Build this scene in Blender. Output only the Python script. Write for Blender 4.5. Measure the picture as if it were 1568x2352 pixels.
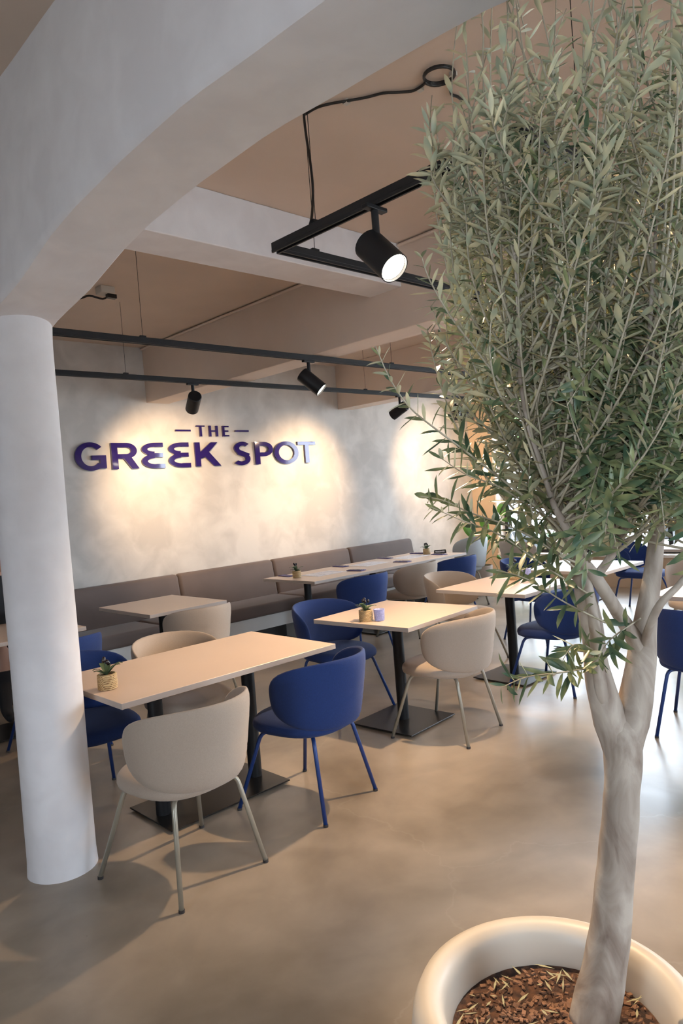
import bpy, bmesh, math, random
import numpy as np
from mathutils import Vector, Matrix, noise
for _o in list(bpy.data.objects): bpy.data.objects.remove(_o)
SC = bpy.context.scene
COL = SC.collection
PI = math.pi
rnd = random.Random(7)

# ------------------------------------------------------------------ camera
IW, IH, FPX = 1568, 2352, 1622.7
yaw, pitch, roll = map(math.radians, (46.10, -1.604, -4.350))
CF = Vector((math.cos(pitch)*math.cos(yaw), math.cos(pitch)*math.sin(yaw), math.sin(pitch)))
R0 = CF.cross(Vector((0, 0, 1))).normalized(); U0 = R0.cross(CF)
CR = R0*math.cos(roll) + U0*math.sin(roll)
CU = -R0*math.sin(roll) + U0*math.cos(roll)
CC = Vector((0, 0, 1.6))
cam_d = bpy.data.cameras.new('camera'); cam = bpy.data.objects.new('camera', cam_d); COL.objects.link(cam)
cam.matrix_world = Matrix(((CR.x, CU.x, -CF.x, CC.x), (CR.y, CU.y, -CF.y, CC.y), (CR.z, CU.z, -CF.z, CC.z), (0, 0, 0, 1)))
cam_d.sensor_fit = 'VERTICAL'; cam_d.sensor_height = 36; cam_d.lens = FPX/IH*36
cam_d.clip_start = 0.05; cam_d.clip_end = 200
SC.camera = cam

def at(px, py, depth):            # world point seen at a pixel of the photograph, at a measured real distance along the view
    return CC + CF*depth + CR*((px-IW/2)*depth/FPX) - CU*((py-IH/2)*depth/FPX)
def onz(px, py, z):
    d = CF*FPX + CR*(px-IW/2) - CU*(py-IH/2)
    return CC + d*((z-CC.z)/d.z)
def proj(p):
    d = Vector(p)-CC; z = d.dot(CF)
    return (IW/2+FPX*d.dot(CR)/z, IH/2-FPX*d.dot(CU)/z, z)

# ------------------------------------------------------------------ world, daylight, exposure
W = bpy.data.worlds.new('overcast_sky'); SC.world = W; W.use_nodes = True
wn = W.node_tree.nodes; wl = W.node_tree.links
for n in list(wn): wn.remove(n)
wo = wn.new('ShaderNodeOutputWorld'); wb = wn.new('ShaderNodeBackground')
wb.inputs['Color'].default_value = (0.74, 0.86, 1.0, 1); wb.inputs['Strength'].default_value = 15.0
wl.new(wb.outputs[0], wo.inputs[0])
def portal(loc, nrm, sx, sy):
    l = bpy.data.lights.new('window_daylight', 'AREA'); l.shape = 'RECTANGLE'; l.size = sx; l.size_y = sy
    l.cycles.is_portal = True
    o = bpy.data.objects.new('window_daylight', l); COL.objects.link(o)
    o.location = loc; o.rotation_euler = Vector(nrm).to_track_quat('-Z', 'Y').to_euler()
    return o
portal((9.85, 1.65, 1.78), (-1, 0, 0), 2.75, 9.3)
portal((2.2, -3.25, 1.55), (0, 1, 0), 1.6, 2.75)
portal((-3.7, .35, 1.6), (1, 0, 0), 2.0, 1.4)
fl = bpy.data.lights.new('phone_flash', 'POINT'); fl.energy = 20.0; fl.color = (.84, .91, 1.0); fl.shadow_soft_size = 0.006
flo = bpy.data.objects.new('phone_flash', fl); COL.objects.link(flo); flo.location = CC + CR*0.016 + CU*0.03 - CF*0.0
vs = SC.view_settings
vs.view_transform = 'Standard'; vs.look = 'None'; vs.exposure = 0.0; vs.gamma = 1; vs.use_curve_mapping = False
SC.cycles.use_denoising = True
SC.cycles.max_bounces = 8; SC.cycles.diffuse_bounces = 5; SC.cycles.transparent_max_bounces = 16
SC.cycles.sample_clamp_indirect = 6

# ------------------------------------------------------------------ materials
def newmat(name):
    m = bpy.data.materials.new(name); m.use_nodes = True
    nt = m.node_tree; b = nt.nodes['Principled BSDF']
    return m, nt, b
def mat(name, col, rough=.5, metal=0, var=0, scale=20, bump=0, bscale=60, col2=None, spec=.5, sheen=0, detail=4, coat=0):
    m, nt, b = newmat(name)
    b.inputs['Roughness'].default_value = rough; b.inputs['Metallic'].default_value = metal
    b.inputs['Specular IOR Level'].default_value = spec
    if sheen:
        b.inputs['Sheen Weight'].default_value = sheen; b.inputs['Sheen Roughness'].default_value = .4
    if coat: b.inputs['Coat Weight'].default_value = coat
    tc = nt.nodes.new('ShaderNodeTexCoord')
    if var or col2:
        n = nt.nodes.new('ShaderNodeTexNoise'); n.inputs['Scale'].default_value = scale; n.inputs['Detail'].default_value = detail
        nt.links.new(tc.outputs['Object'], n.inputs['Vector'])
        r = nt.nodes.new('ShaderNodeValToRGB')
        c2 = col2 or tuple(c*(1-var) for c in col)
        r.color_ramp.elements[0].position = .35; r.color_ramp.elements[1].position = .65
        r.color_ramp.elements[0].color = (*c2, 1); r.color_ramp.elements[1].color = (*col, 1)
        nt.links.new(n.outputs['Fac'], r.inputs[0]); nt.links.new(r.outputs[0], b.inputs['Base Color'])
    else:
        b.inputs['Base Color'].default_value = (*col, 1)
    if bump:
        n2 = nt.nodes.new('ShaderNodeTexNoise'); n2.inputs['Scale'].default_value = bscale; n2.inputs['Detail'].default_value = 5
        nt.links.new(tc.outputs['Object'], n2.inputs['Vector'])
        bp = nt.nodes.new('ShaderNodeBump'); bp.inputs['Strength'].default_value = bump; bp.inputs['Distance'].default_value = .01
        nt.links.new(n2.outputs['Fac'], bp.inputs['Height']); nt.links.new(bp.outputs[0], b.inputs['Normal'])
    return m
def emis(name, col, s):
    m, nt, b = newmat(name)
    b.inputs['Base Color'].default_value = (*col, 1); b.inputs['Emission Color'].default_value = (*col, 1)
    b.inputs['Emission Strength'].default_value = s
    return m

def plaster(name, c1, c2, scale=1.3, rough=.75):
    m, nt, b = newmat(name)
    tc = nt.nodes.new('ShaderNodeTexCoord')
    n = nt.nodes.new('ShaderNodeTexNoise'); n.inputs['Scale'].default_value = scale; n.inputs['Detail'].default_value = 7; n.inputs['Distortion'].default_value = .35
    n3 = nt.nodes.new('ShaderNodeTexNoise'); n3.inputs['Scale'].default_value = scale*3.3; n3.inputs['Detail'].default_value = 6; n3.inputs['Distortion'].default_value = .5
    ad = nt.nodes.new('ShaderNodeMath'); ad.operation = 'ADD'
    ml = nt.nodes.new('ShaderNodeMath'); ml.operation = 'MULTIPLY'; ml.inputs[1].default_value = .5
    r = nt.nodes.new('ShaderNodeValToRGB')
    r.color_ramp.elements[0].position = .4; r.color_ramp.elements[1].position = .6
    r.color_ramp.elements[0].color = (*c1, 1); r.color_ramp.elements[1].color = (*c2, 1)
    for q in (n, n3): nt.links.new(tc.outputs['Object'], q.inputs['Vector'])
    nt.links.new(n.outputs['Fac'], ad.inputs[0]); nt.links.new(n3.outputs['Fac'], ad.inputs[1]); nt.links.new(ad.outputs[0], ml.inputs[0])
    nt.links.new(ml.outputs[0], r.inputs[0]); nt.links.new(r.outputs[0], b.inputs['Base Color'])
    b.inputs['Roughness'].default_value = rough; b.inputs['Specular IOR Level'].default_value = .3
    bp = nt.nodes.new('ShaderNodeBump'); bp.inputs['Strength'].default_value = .12; bp.inputs['Distance'].default_value = .02
    nt.links.new(n3.outputs['Fac'], bp.inputs['Height']); nt.links.new(bp.outputs[0], b.inputs['Normal'])
    return m

M = {}
M['plaster_wall'] = plaster('sign_wall_plaster', (.43, .395, .36), (.57, .53, .485), 1.1)
M['plaster_beam'] = plaster('beam_plaster_daylit', (.68, .65, .655), (.75, .725, .73), 2.0)  # same paint as the ceiling, with cool daylight put into a paler tone
M['ceiling'] = mat('ceiling_paint_warm_lit', (.63, .51, .42), .8, var=.05, scale=3)  # same paint as the near beam, with warm bounce light put into the colour
M['tan_wall'] = mat('tan_wall_paint', (.60, .44, .30), .75, var=.05, scale=4)
M['reveal'] = mat('window_reveal_paint', (.80, .74, .68), .6)
M['white_panel'] = mat('bench_white_panel', (.62, .62, .61), .5)
M['recess_shade'] = mat('bench_recess_shade', (.055, .052, .05), .6)  # near-black colour paints in the shade under the bench
M['frame'] = mat('window_frame_black', (.02, .02, .022), .4)
M['black_metal'] = mat('black_powder_coat', (.008, .008, .009), .5, spec=.3, bump=.05, bscale=400)
M['base_metal'] = mat('table_base_steel', (.022, .019, .017), .32, metal=.3)
M['cable'] = mat('cable_rubber', (.01, .01, .01), .35)
M['clip'] = mat('cable_clip', (.5, .47, .42), .5)
M['tabletop'] = mat('tabletop_laminate', (.68, .52, .41), .36, var=.03, scale=3)
M['table_edge'] = mat('tabletop_edge', (.40, .34, .30), .5)
M['bench'] = mat('bench_velour', (.135, .10, .088), .85, var=.12, scale=3, sheen=.12, bump=.08, bscale=250)
M['bench_piping'] = mat('bench_piping', (.13, .09, .075), .8, sheen=.3)
M['beige'] = mat('beige_chair_fabric', (.40, .32, .255), .9, var=.06, scale=180, sheen=.25, bump=.25, bscale=500)
M['blue'] = mat('blue_chair_fabric', (.006, .029, .14), .85, var=.15, scale=160, sheen=.08, bump=.25, bscale=500)
M['greyf'] = mat('pale_grey_chair_fabric', (.42, .45, .46), .8, var=.05, scale=160)
M['beige_leg'] = mat('beige_chair_leg_paint', (.33, .30, .24), .32, metal=.35)
M['blue_leg'] = mat('blue_chair_leg_paint', (.012, .04, .17), .3, metal=.2)
M['glide'] = mat('leg_glide_plastic', (.03, .025, .025), .5)
M['navy'] = mat('navy_acrylic', (.022, .012, .10), .06, coat=.6)
M['planter'] = mat('cream_planter_plastic', (.58, .515, .43), .42)
M['soil'] = mat('potting_soil', (.12, .055, .03), .95, col2=(.03, .018, .015), scale=45, bump=.8, bscale=60)
M['chip'] = mat('bark_chip', (.32, .17, .10), .9, var=.4, scale=30)
M['twig'] = mat('fallen_leaf_dry', (.38, .36, .22), .7)
M['shoot'] = mat('olive_shoot_bark', (.42, .37, .27), .7, var=.2, scale=30)
M['glass_cup'] = None
M['leaf_small'] = mat('artificial_plant_leaf', (.10, .16, .08), .5, var=.3, scale=60)
M['berry'] = mat('black_olive_berry', (.012, .006, .01), .22)
M['paper'] = mat('menu_paper', (.82, .78, .78), .6)
M['print'] = mat('menu_print', (.32, .28, .34), .6)
M['napkin'] = mat('navy_napkin', (.10, .08, .19), .8)
M['steel'] = mat('cutlery_steel', (.65, .65, .68), .22, metal=1)
M['sign_black'] = mat('reserved_block_black', (.012, .011, .012), .35)
M['white_print'] = mat('white_print', (.8, .8, .8), .5)
M['strel_leaf'] = mat('large_plant_leaf', (.13, .33, .05), .35, var=.3, scale=9)
M['strel_stem'] = mat('large_plant_stem', (.16, .24, .07), .5)
M['taupe_pot'] = mat('taupe_pot', (.34, .27, .22), .6)
M['pave'] = mat('terrace_paving', (.55, .53, .50), .8, var=.1, scale=3)
M['skin'] = mat('skin', (.50, .29, .21), .55)
M['cloth_black'] = mat('black_clothing', (.012, .012, .014), .85)
M['hair'] = mat('dark_hair', (.018, .012, .01), .6)
M['white_table'] = mat('terrace_table_white', (.75, .74, .72), .4)
M['iron'] = mat('folding_table_iron', (.05, .055, .06), .45)
M['tree_green'] = mat('street_tree_foliage', (.22, .36, .12), .8, var=.5, scale=5)
M['render_wall'] = mat('street_building_render', (.62, .58, .52), .85, var=.08, scale=1)
M['car_paint'] = mat('car_paint_white', (.65, .67, .70), .25, coat=.5)
M['car_glass'] = mat('car_glass', (.05, .06, .07), .1)
M['tyre'] = mat('tyre_rubber', (.02, .02, .02), .8)

# floor: polished concrete
m, nt, b = newmat('polished_concrete')
tc = nt.nodes.new('ShaderNodeTexCoord')
n1 = nt.nodes.new('ShaderNodeTexNoise'); n1.inputs['Scale'].default_value = .9; n1.inputs['Detail'].default_value = 8; n1.inputs['Distortion'].default_value = .7
n2 = nt.nodes.new('ShaderNodeTexNoise'); n2.inputs['Scale'].default_value = 4.5; n2.inputs['Detail'].default_value = 5; n2.inputs['Distortion'].default_value = .3
mx = nt.nodes.new('ShaderNodeMath'); mx.operation = 'MULTIPLY_ADD'; mx.inputs[1].default_value = .35
r = nt.nodes.new('ShaderNodeValToRGB')
r.color_ramp.elements[0].position = .50; r.color_ramp.elements[1].position = .84
r.color_ramp.elements[0].color = (.205, .16, .115, 1); r.color_ramp.elements[1].color = (.42, .345, .265, 1)
for q in (n1, n2): nt.links.new(tc.outputs['Object'], q.inputs['Vector'])
nt.links.new(n2.outputs['Fac'], mx.inputs[0]); nt.links.new(n1.outputs['Fac'], mx.inputs[2]); nt.links.new(mx.outputs[0], r.inputs[0])
n5 = nt.nodes.new('ShaderNodeTexNoise'); n5.inputs['Scale'].default_value = 38; n5.inputs['Detail'].default_value = 3
sp = nt.nodes.new('ShaderNodeMapRange'); sp.inputs[1].default_value = .74; sp.inputs[2].default_value = .8; sp.inputs[3].default_value = 0; sp.inputs[4].default_value = .35
nt.links.new(tc.outputs['Object'], n5.inputs['Vector']); nt.links.new(n5.outputs['Fac'], sp.inputs[0])
mc = nt.nodes.new('ShaderNodeMixRGB'); mc.inputs[2].default_value = (.08, .05, .035, 1)
vo = nt.nodes.new('ShaderNodeTexVoronoi'); vo.feature = 'DISTANCE_TO_EDGE'; vo.inputs['Scale'].default_value = .55
wv = nt.nodes.new('ShaderNodeMixRGB'); wv.inputs[0].default_value = .25; nt.links.new(tc.outputs['Object'], wv.inputs[1]); nt.links.new(n2.outputs['Color'], wv.inputs[2]); nt.links.new(wv.outputs[0], vo.inputs['Vector'])
sc_ = nt.nodes.new('ShaderNodeMapRange'); sc_.inputs[1].default_value = 0; sc_.inputs[2].default_value = .004; sc_.inputs[3].default_value = .35; sc_.inputs[4].default_value = 0
nt.links.new(vo.outputs['Distance'], sc_.inputs[0])
m1 = nt.nodes.new('ShaderNodeMath'); m1.operation = 'MULTIPLY'; nt.links.new(sc_.outputs[0], m1.inputs[0]); nt.links.new(n1.outputs['Fac'], m1.inputs[1])
mk = nt.nodes.new('ShaderNodeMixRGB'); mk.inputs[2].default_value = (.52, .46, .38, 1)
nt.links.new(m1.outputs[0], mk.inputs[0]); nt.links.new(r.outputs[0], mk.inputs[1])
nt.links.new(sp.outputs[0], mc.inputs[0]); nt.links.new(mk.outputs[0], mc.inputs[1]); nt.links.new(mc.outputs[0], b.inputs['Base Color'])
rr = nt.nodes.new('ShaderNodeMapRange'); rr.inputs[1].default_value = .3; rr.inputs[2].default_value = .7; rr.inputs[3].default_value = .275; rr.inputs[4].default_value = .34
nt.links.new(n2.outputs['Fac'], rr.inputs[0]); nt.links.new(rr.outputs[0], b.inputs['Roughness'])
b.inputs['Specular IOR Level'].default_value = .95
bp = nt.nodes.new('ShaderNodeBump'); bp.inputs['Strength'].default_value = .05; bp.inputs['Distance'].default_value = .01
nt.links.new(n2.outputs['Fac'], bp.inputs['Height']); nt.links.new(bp.outputs[0], b.inputs['Normal'])
M['floor'] = m

# window glass: clear pane with fresnel reflection
m = bpy.data.materials.new('window_glass'); m.use_nodes = True; nt = m.node_tree
for n in list(nt.nodes): nt.nodes.remove(n)
o_ = nt.nodes.new('ShaderNodeOutputMaterial'); t_ = nt.nodes.new('ShaderNodeBsdfTransparent'); g_ = nt.nodes.new('ShaderNodeBsdfGlossy'); x_ = nt.nodes.new('ShaderNodeMixShader'); f_ = nt.nodes.new('ShaderNodeFresnel')
g_.inputs['Roughness'].default_value = .02; f_.inputs[0].default_value = 1.3
nt.links.new(f_.outputs[0], x_.inputs[0]); nt.links.new(t_.outputs[0], x_.inputs[1]); nt.links.new(g_.outputs[0], x_.inputs[2]); nt.links.new(x_.outputs[0], o_.inputs[0])
M['glass'] = m
m, nt, b = newmat('blue_pressed_glass')
b.inputs['Base Color'].default_value = (.50, .56, .95, 1); b.inputs['Roughness'].default_value = .15; b.inputs['Transmission Weight'].default_value = .35
v_ = nt.nodes.new('ShaderNodeTexVoronoi'); v_.inputs['Scale'].default_value = 90
tc = nt.nodes.new('ShaderNodeTexCoord'); bp = nt.nodes.new('ShaderNodeBump'); bp.inputs['Strength'].default_value = .8; bp.inputs['Distance'].default_value = .004
nt.links.new(tc.outputs['Object'], v_.inputs['Vector']); nt.links.new(v_.outputs['Distance'], bp.inputs['Height']); nt.links.new(bp.outputs[0], b.inputs['Normal'])
M['cup'] = m
# rope pot
m, nt, b = newmat('woven_seagrass_rope')
tc = nt.nodes.new('ShaderNodeTexCoord'); w_ = nt.nodes.new('ShaderNodeTexWave'); w_.inputs['Scale'].default_value = 60; w_.inputs['Distortion'].default_value = 3; w_.bands_direction = 'DIAGONAL'
r = nt.nodes.new('ShaderNodeValToRGB'); r.color_ramp.elements[0].color = (.22, .12, .045, 1); r.color_ramp.elements[1].color = (.66, .50, .27, 1)
nt.links.new(tc.outputs['Object'], w_.inputs['Vector']); nt.links.new(w_.outputs[0], r.inputs[0]); nt.links.new(r.outputs[0], b.inputs['Base Color']); b.inputs['Roughness'].default_value = .6
M['rope'] = m
# olive leaf: dark top, silvery underside
m, nt, b = newmat('olive_leaf')
ge = nt.nodes.new('ShaderNodeNewGeometry'); oi = nt.nodes.new('ShaderNodeTexNoise'); oi.inputs['Scale'].default_value = 24; oi.inputs['Detail'].default_value = 1
r = nt.nodes.new('ShaderNodeValToRGB'); r.color_ramp.elements[0].color = (.05, .10, .055, 1); r.color_ramp.elements[1].color = (.27, .29, .13, 1)
r.color_ramp.elements[0].position = .35; r.color_ramp.elements[1].position = .7
r2 = nt.nodes.new('ShaderNodeValToRGB'); r2.color_ramp.elements[0].color = (.40, .43, .30, 1); r2.color_ramp.elements[1].color = (.70, .60, .36, 1)
r2.color_ramp.elements[0].position = .35; r2.color_ramp.elements[1].position = .7
mc = nt.nodes.new('ShaderNodeMixRGB')
nt.links.new(ge.outputs['Position'], oi.inputs['Vector'])
nt.links.new(oi.outputs['Fac'], r.inputs[0]); nt.links.new(oi.outputs['Fac'], r2.inputs[0])
nt.links.new(ge.outputs['Backfacing'], mc.inputs[0]); nt.links.new(r.outputs[0], mc.inputs[1]); nt.links.new(r2.outputs[0], mc.inputs[2]); nt.links.new(mc.outputs[0], b.inputs['Base Color'])
b.inputs['Roughness'].default_value = .42; b.inputs['Specular IOR Level'].default_value = .45
M['leaf'] = m
# bark
m, nt, b = newmat('olive_bark')
tc = nt.nodes.new('ShaderNodeTexCoord'); n1 = nt.nodes.new('ShaderNodeTexNoise'); n1.inputs['Scale'].default_value = 14; n1.inputs['Detail'].default_value = 8; n1.inputs['Distortion'].default_value = 1
mp = nt.nodes.new('ShaderNodeMapping'); mp.inputs['Scale'].default_value = (1, 1, .45)
r = nt.nodes.new('ShaderNodeValToRGB'); e = r.color_ramp.elements
e[0].position = .3; e[0].color = (.17, .12, .09, 1); e[1].position = .62; e[1].color = (.42, .36, .30, 1)
nt.links.new(tc.outputs['Object'], mp.inputs[0]); nt.links.new(mp.outputs[0], n1.inputs['Vector']); nt.links.new(n1.outputs['Fac'], r.inputs[0]); nt.links.new(r.outputs[0], b.inputs['Base Color'])
bp = nt.nodes.new('ShaderNodeBump'); bp.inputs['Strength'].default_value = .5; bp.inputs['Distance'].default_value = .01
nt.links.new(n1.outputs['Fac'], bp.inputs['Height']); nt.links.new(bp.outputs[0], b.inputs['Normal']); b.inputs['Roughness'].default_value = .8
M['bark'] = m

# ------------------------------------------------------------------ mesh helpers
class MB:
    def __init__(s): s.v = []; s.f = []; s.m = []; s.cur = 0
    def add(s, vs_, fs):
        o = len(s.v); s.v += [tuple(p) for p in vs_]
        for f in fs: s.f.append(tuple(i+o for i in f)); s.m.append(s.cur)
        return s
    def box(s, x0, x1, y0, y1, z0, z1):
        v = [(x, y, z) for z in (z0, z1) for y in (y0, y1) for x in (x0, x1)]
        return s.add(v, [(0, 2, 3, 1), (4, 5, 7, 6), (0, 1, 5, 4), (2, 6, 7, 3), (0, 4, 6, 2), (1, 3, 7, 5)])
    def tube(s, pts, r, n=10, cap=True):
        pts = [Vector(p) for p in pts]
        rs = r if isinstance(r, (list, tuple)) else [r]*len(pts)
        prev = None; vs_ = []
        for i, p in enumerate(pts):
            t = (pts[min(i+1, len(pts)-1)]-pts[max(i-1, 0)])
            if t.length < 1e-9: t = Vector((0, 0, 1))
            t.normalize()
            if prev is None:
                a = Vector((0, 0, 1)) if abs(t.z) < .9 else Vector((1, 0, 0))
                prev = t.cross(a).normalized()
            prev = (prev-t*prev.dot(t)).normalized(); q = t.cross(prev)
            for k in range(n):
                a = 2*PI*k/n; vs_.append(p+(prev*math.cos(a)+q*math.sin(a))*rs[i])
        fs = [(i*n+k, i*n+(k+1) % n, (i+1)*n+(k+1) % n, (i+1)*n+k) for i in range(len(pts)-1) for k in range(n)]
        if cap:
            fs.append(tuple(range(n-1, -1, -1))); b_ = (len(pts)-1)*n; fs.append(tuple(b_+k for k in range(n)))
        return s.add(vs_, fs)
    def lathe(s, prof, n=32, c=(0, 0), closed=False):
        vs_ = [(c[0]+r*math.cos(2*PI*k/n), c[1]+r*math.sin(2*PI*k/n), z) for r, z in prof for k in range(n)]
        L = len(prof); fs = []
        for i in range(L if closed else L-1):
            j = (i+1) % L
            for k in range(n): fs.append((i*n+k, i*n+(k+1) % n, j*n+(k+1) % n, j*n+k))
        return s.add(vs_, fs)
    def disc(s, r, z, n=32, c=(0, 0), up=True):
        v = [(c[0]+r*math.cos(2*PI*k/n), c[1]+r*math.sin(2*PI*k/n), z) for k in range(n)]
        return s.add(v, [tuple(range(n)) if up else tuple(range(n-1, -1, -1))])
    def sphere(s, c, r, nu=10, nv=7):
        if not isinstance(r, (list, tuple)): r = (r, r, r)
        v = []; f = []
        for i in range(nv+1):
            th = PI*i/nv
            for k in range(nu):
                a = 2*PI*k/nu
                v.append((c[0]+r[0]*math.sin(th)*math.cos(a), c[1]+r[1]*math.sin(th)*math.sin(a), c[2]+r[2]*math.cos(th)))
        for i in range(nv):
            for k in range(nu): f.append((i*nu+k, (i+1)*nu+k, (i+1)*nu+(k+1) % nu, i*nu+(k+1) % nu))
        return s.add(v, f)
    def grid(s, P):   # P: rows of points
        n = len(P[0]); v = [p for row in P for p in row]
        return s.add(v, [(i*n+j, i*n+j+1, (i+1)*n+j+1, (i+1)*n+j) for i in range(len(P)-1) for j in range(n-1)])
    def xf(s, mt):
        s.v = [tuple(mt @ Vector(p)) for p in s.v]; return s
    def mesh(s, name, mats, smooth=False, bevel=0, seg=2, merge=False, recalc=True):
        me = bpy.data.meshes.new(name)
        bm = bmesh.new()
        vv = [bm.verts.new(p) for p in s.v]
        for f, mi in zip(s.f, s.m):
            try:
                q = bm.faces.new([vv[i] for i in f]); q.material_index = mi
            except ValueError: pass
        if merge: bmesh.ops.remove_doubles(bm, verts=bm.verts, dist=1e-5)
        if recalc: bmesh.ops.recalc_face_normals(bm, faces=bm.faces)
        if bevel:
            es = [e for e in bm.edges if len(e.link_faces) == 2 and e.calc_face_angle(0) > .6]
            bmesh.ops.bevel(bm, geom=es, offset=bevel, segments=seg, affect='EDGES', profile=.5)
        bm.to_mesh(me); bm.free()
        if smooth:
            me.polygons.foreach_set('use_smooth', [True]*len(me.polygons))
            if smooth != 'all': me.set_sharp_from_angle(angle=math.radians(40))
        for mm in (mats if isinstance(mats, (list, tuple)) else [mats]): me.materials.append(mm)
        return me
def obj(name, me, parent=None, loc=None):
    o = bpy.data.objects.new(name, me); COL.objects.link(o)
    if parent: o.parent = parent
    if loc is not None: o.location = loc
    return o
def tag(o, label, cat, group=None):
    o['label'] = label; o['category'] = cat
    if group: o['group'] = group
    return o
def thing(name, label, cat, loc=(0, 0, 0), rz=0, group=None):
    o = bpy.data.objects.new(name, None); COL.objects.link(o); o.empty_display_size = .1
    o.location = loc; o.rotation_euler = (0, 0, rz)
    return tag(o, label, cat, group)
def dup(root, loc, rz, label, group=None, swap=None):
    r_ = root.copy(); COL.objects.link(r_); r_.location = loc; r_.rotation_euler = (0, 0, rz); r_['label'] = label
    if group: r_['group'] = group
    for ch in list(root.children):
        c = ch.copy(); COL.objects.link(c); c.parent = r_
        for g in list(ch.children):
            d = g.copy(); COL.objects.link(d); d.parent = c
    return r_
def struct(name, mb, m, parent=None, **k):
    o = obj(name, mb.mesh(name, m, **k), parent)
    if not parent: o['kind'] = 'structure'
    return o

# ------------------------------------------------------------------ the room
ZC = 3.27; XR = 9.45; YW = 6.75; XL = -3.5; YN = -3.0; ZT = 2.655
struct('floor', MB().box(XL-.2, XR+.3, YN-.2, YW+.2, -.12, 0), M['floor'])
struct('ceiling', MB().box(XL-.2, XR+.3, YN-.2, YW+.2, ZC, ZC+.15), M['ceiling'])
struct('wall_far', MB().box(XL-.2, XR+.3, YW, YW+.2, 0, ZC), M['plaster_wall'])
# right wall with its window band, near wall and left wall with windows the daylight comes through
w = struct('wall_right', MB().box(XR, XR+.3, 6.33, YW, 0, ZC), M['tan_wall'])
struct('wall_right.001', MB().box(XR, XR+.3, YN, 6.33, 0, .42), M['tan_wall'])
struct('wall_right.002', MB().box(XR, XR+.3, YN, 6.33, 3.08, ZC), M['tan_wall'])
struct('wall_near', MB().box(XL, 1.4, YN-.2, YN, 0, ZC).box(1.4, 3.0, YN-.2, YN, 0, .15).box(1.4, 3.0, YN-.2, YN, 2.9, ZC).box(3.0, XR, YN-.2, YN, 0, ZC), M['plaster_wall'])
struct('wall_left', MB().box(XL-.2, XL, YN, -.4, 0, ZC).box(XL-.2, XL, -.4, 1.1, 0, .6).box(XL-.2, XL, -.4, 1.1, 2.6, ZC).box(XL-.2, XL, 1.1, YW, 0, ZC), M['plaster_wall'])
struct('trim_1', MB().box(XR-.03, XR+.3, YN, 6.33, .42, .455), M['reveal'], bevel=.004)
struct('trim_2', MB().box(XR+.0, XR+.2, 6.30, 6.335, .455, 3.08), M['reveal'])
# window 1: the big street window
def window(name, a0, a1, z0, z1, plane, axis, mull, label=None):
    t = bpy.data.objects.new(name, None); COL.objects.link(t); t['kind'] = 'structure'
    def bx(u0, u1, q0, q1, d=.035):
        return MB().box(plane-d, plane+d, u0, u1, q0, q1) if axis == 'x' else MB().box(u0, u1, plane-d, plane+d, q0, q1)
    obj('frame_rail', bx(a0, a1, z0, z0+.07).mesh('frame_rail', M['frame'], bevel=.004), t)
    obj('frame_rail', bx(a0, a1, z1-.07, z1).mesh('frame_rail', M['frame'], bevel=.004), t)
    ed = [a0+.03]+mull+[a1-.03]
    for u in ed: obj('frame_post', bx(u-.03, u+.03, z0+.07, z1-.07).mesh('frame_post', M['frame'], bevel=.004), t)
    for u, w_ in zip(ed[:-1], ed[1:]):
        obj('pane', bx(u+.03, w_-.03, z0+.07, z1-.07, .004).mesh('pane', M['glass']), t)
    return t
window('window_1', YN, 6.30, .455, 3.08, XR+.22, 'x', [-.9, 1.4, 3.75])
window('window_2', 1.4, 3.0, .15, 2.9, YN-.1, 'y', [])
window('window_3', -.4, 1.1, .6, 2.6, XL-.1, 'x', [])

# haunched near beam on pillars: arched soffit profile along Y
def zs(y):
    pts = [(-3, 2.42), (-.5, 2.42), (0.1, 2.46), (.5, 2.54), (.8, 2.595), (1.15, 2.62), (1.55, 2.64), (1.95, 2.635), (2.25, 2.61), (2.5, 2.575), (2.82, 2.50), (3.1, 2.46), (3.26, 2.425), (3.42, 2.46), (3.9, 2.56), (4.6, 2.62), (5.4, 2.62), (6.2, 2.53), (6.75, 2.42)]
    for (a, za), (b_, zb) in zip(pts[:-1], pts[1:]):
        if a <= y <= b_:
            return za+(zb-za)*(y-a)/(b_-a)
    return 2.42
rows = []
ys = np.linspace(YN, YW, 90)
for k in range(2): pass
rng = random.Random(3)
mbb = MB(); prof = []
for y in ys:
    z = zs(y) + .004*noise.noise((y*2.2, 0, 0))
    wob = .006*noise.noise((y*1.7, 3, 0)); wob2 = .005*noise.noise((y*2.1, 9, 0))
    prof.append([(1.05+wob, y, ZC), (1.05+wob, y, 3.0), (1.05+wob, y, z+.03), (1.052+wob, y, z+.012), (1.064+wob, y, z), (1.338+wob2, y, z), (1.35+wob2, y, z+.012), (1.35+wob2, y, z+.03), (1.35+wob2, y, ZC)])
mbb.grid(prof)
struct('ceiling_beam', mbb, M['plaster_beam'], smooth=True)
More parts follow.
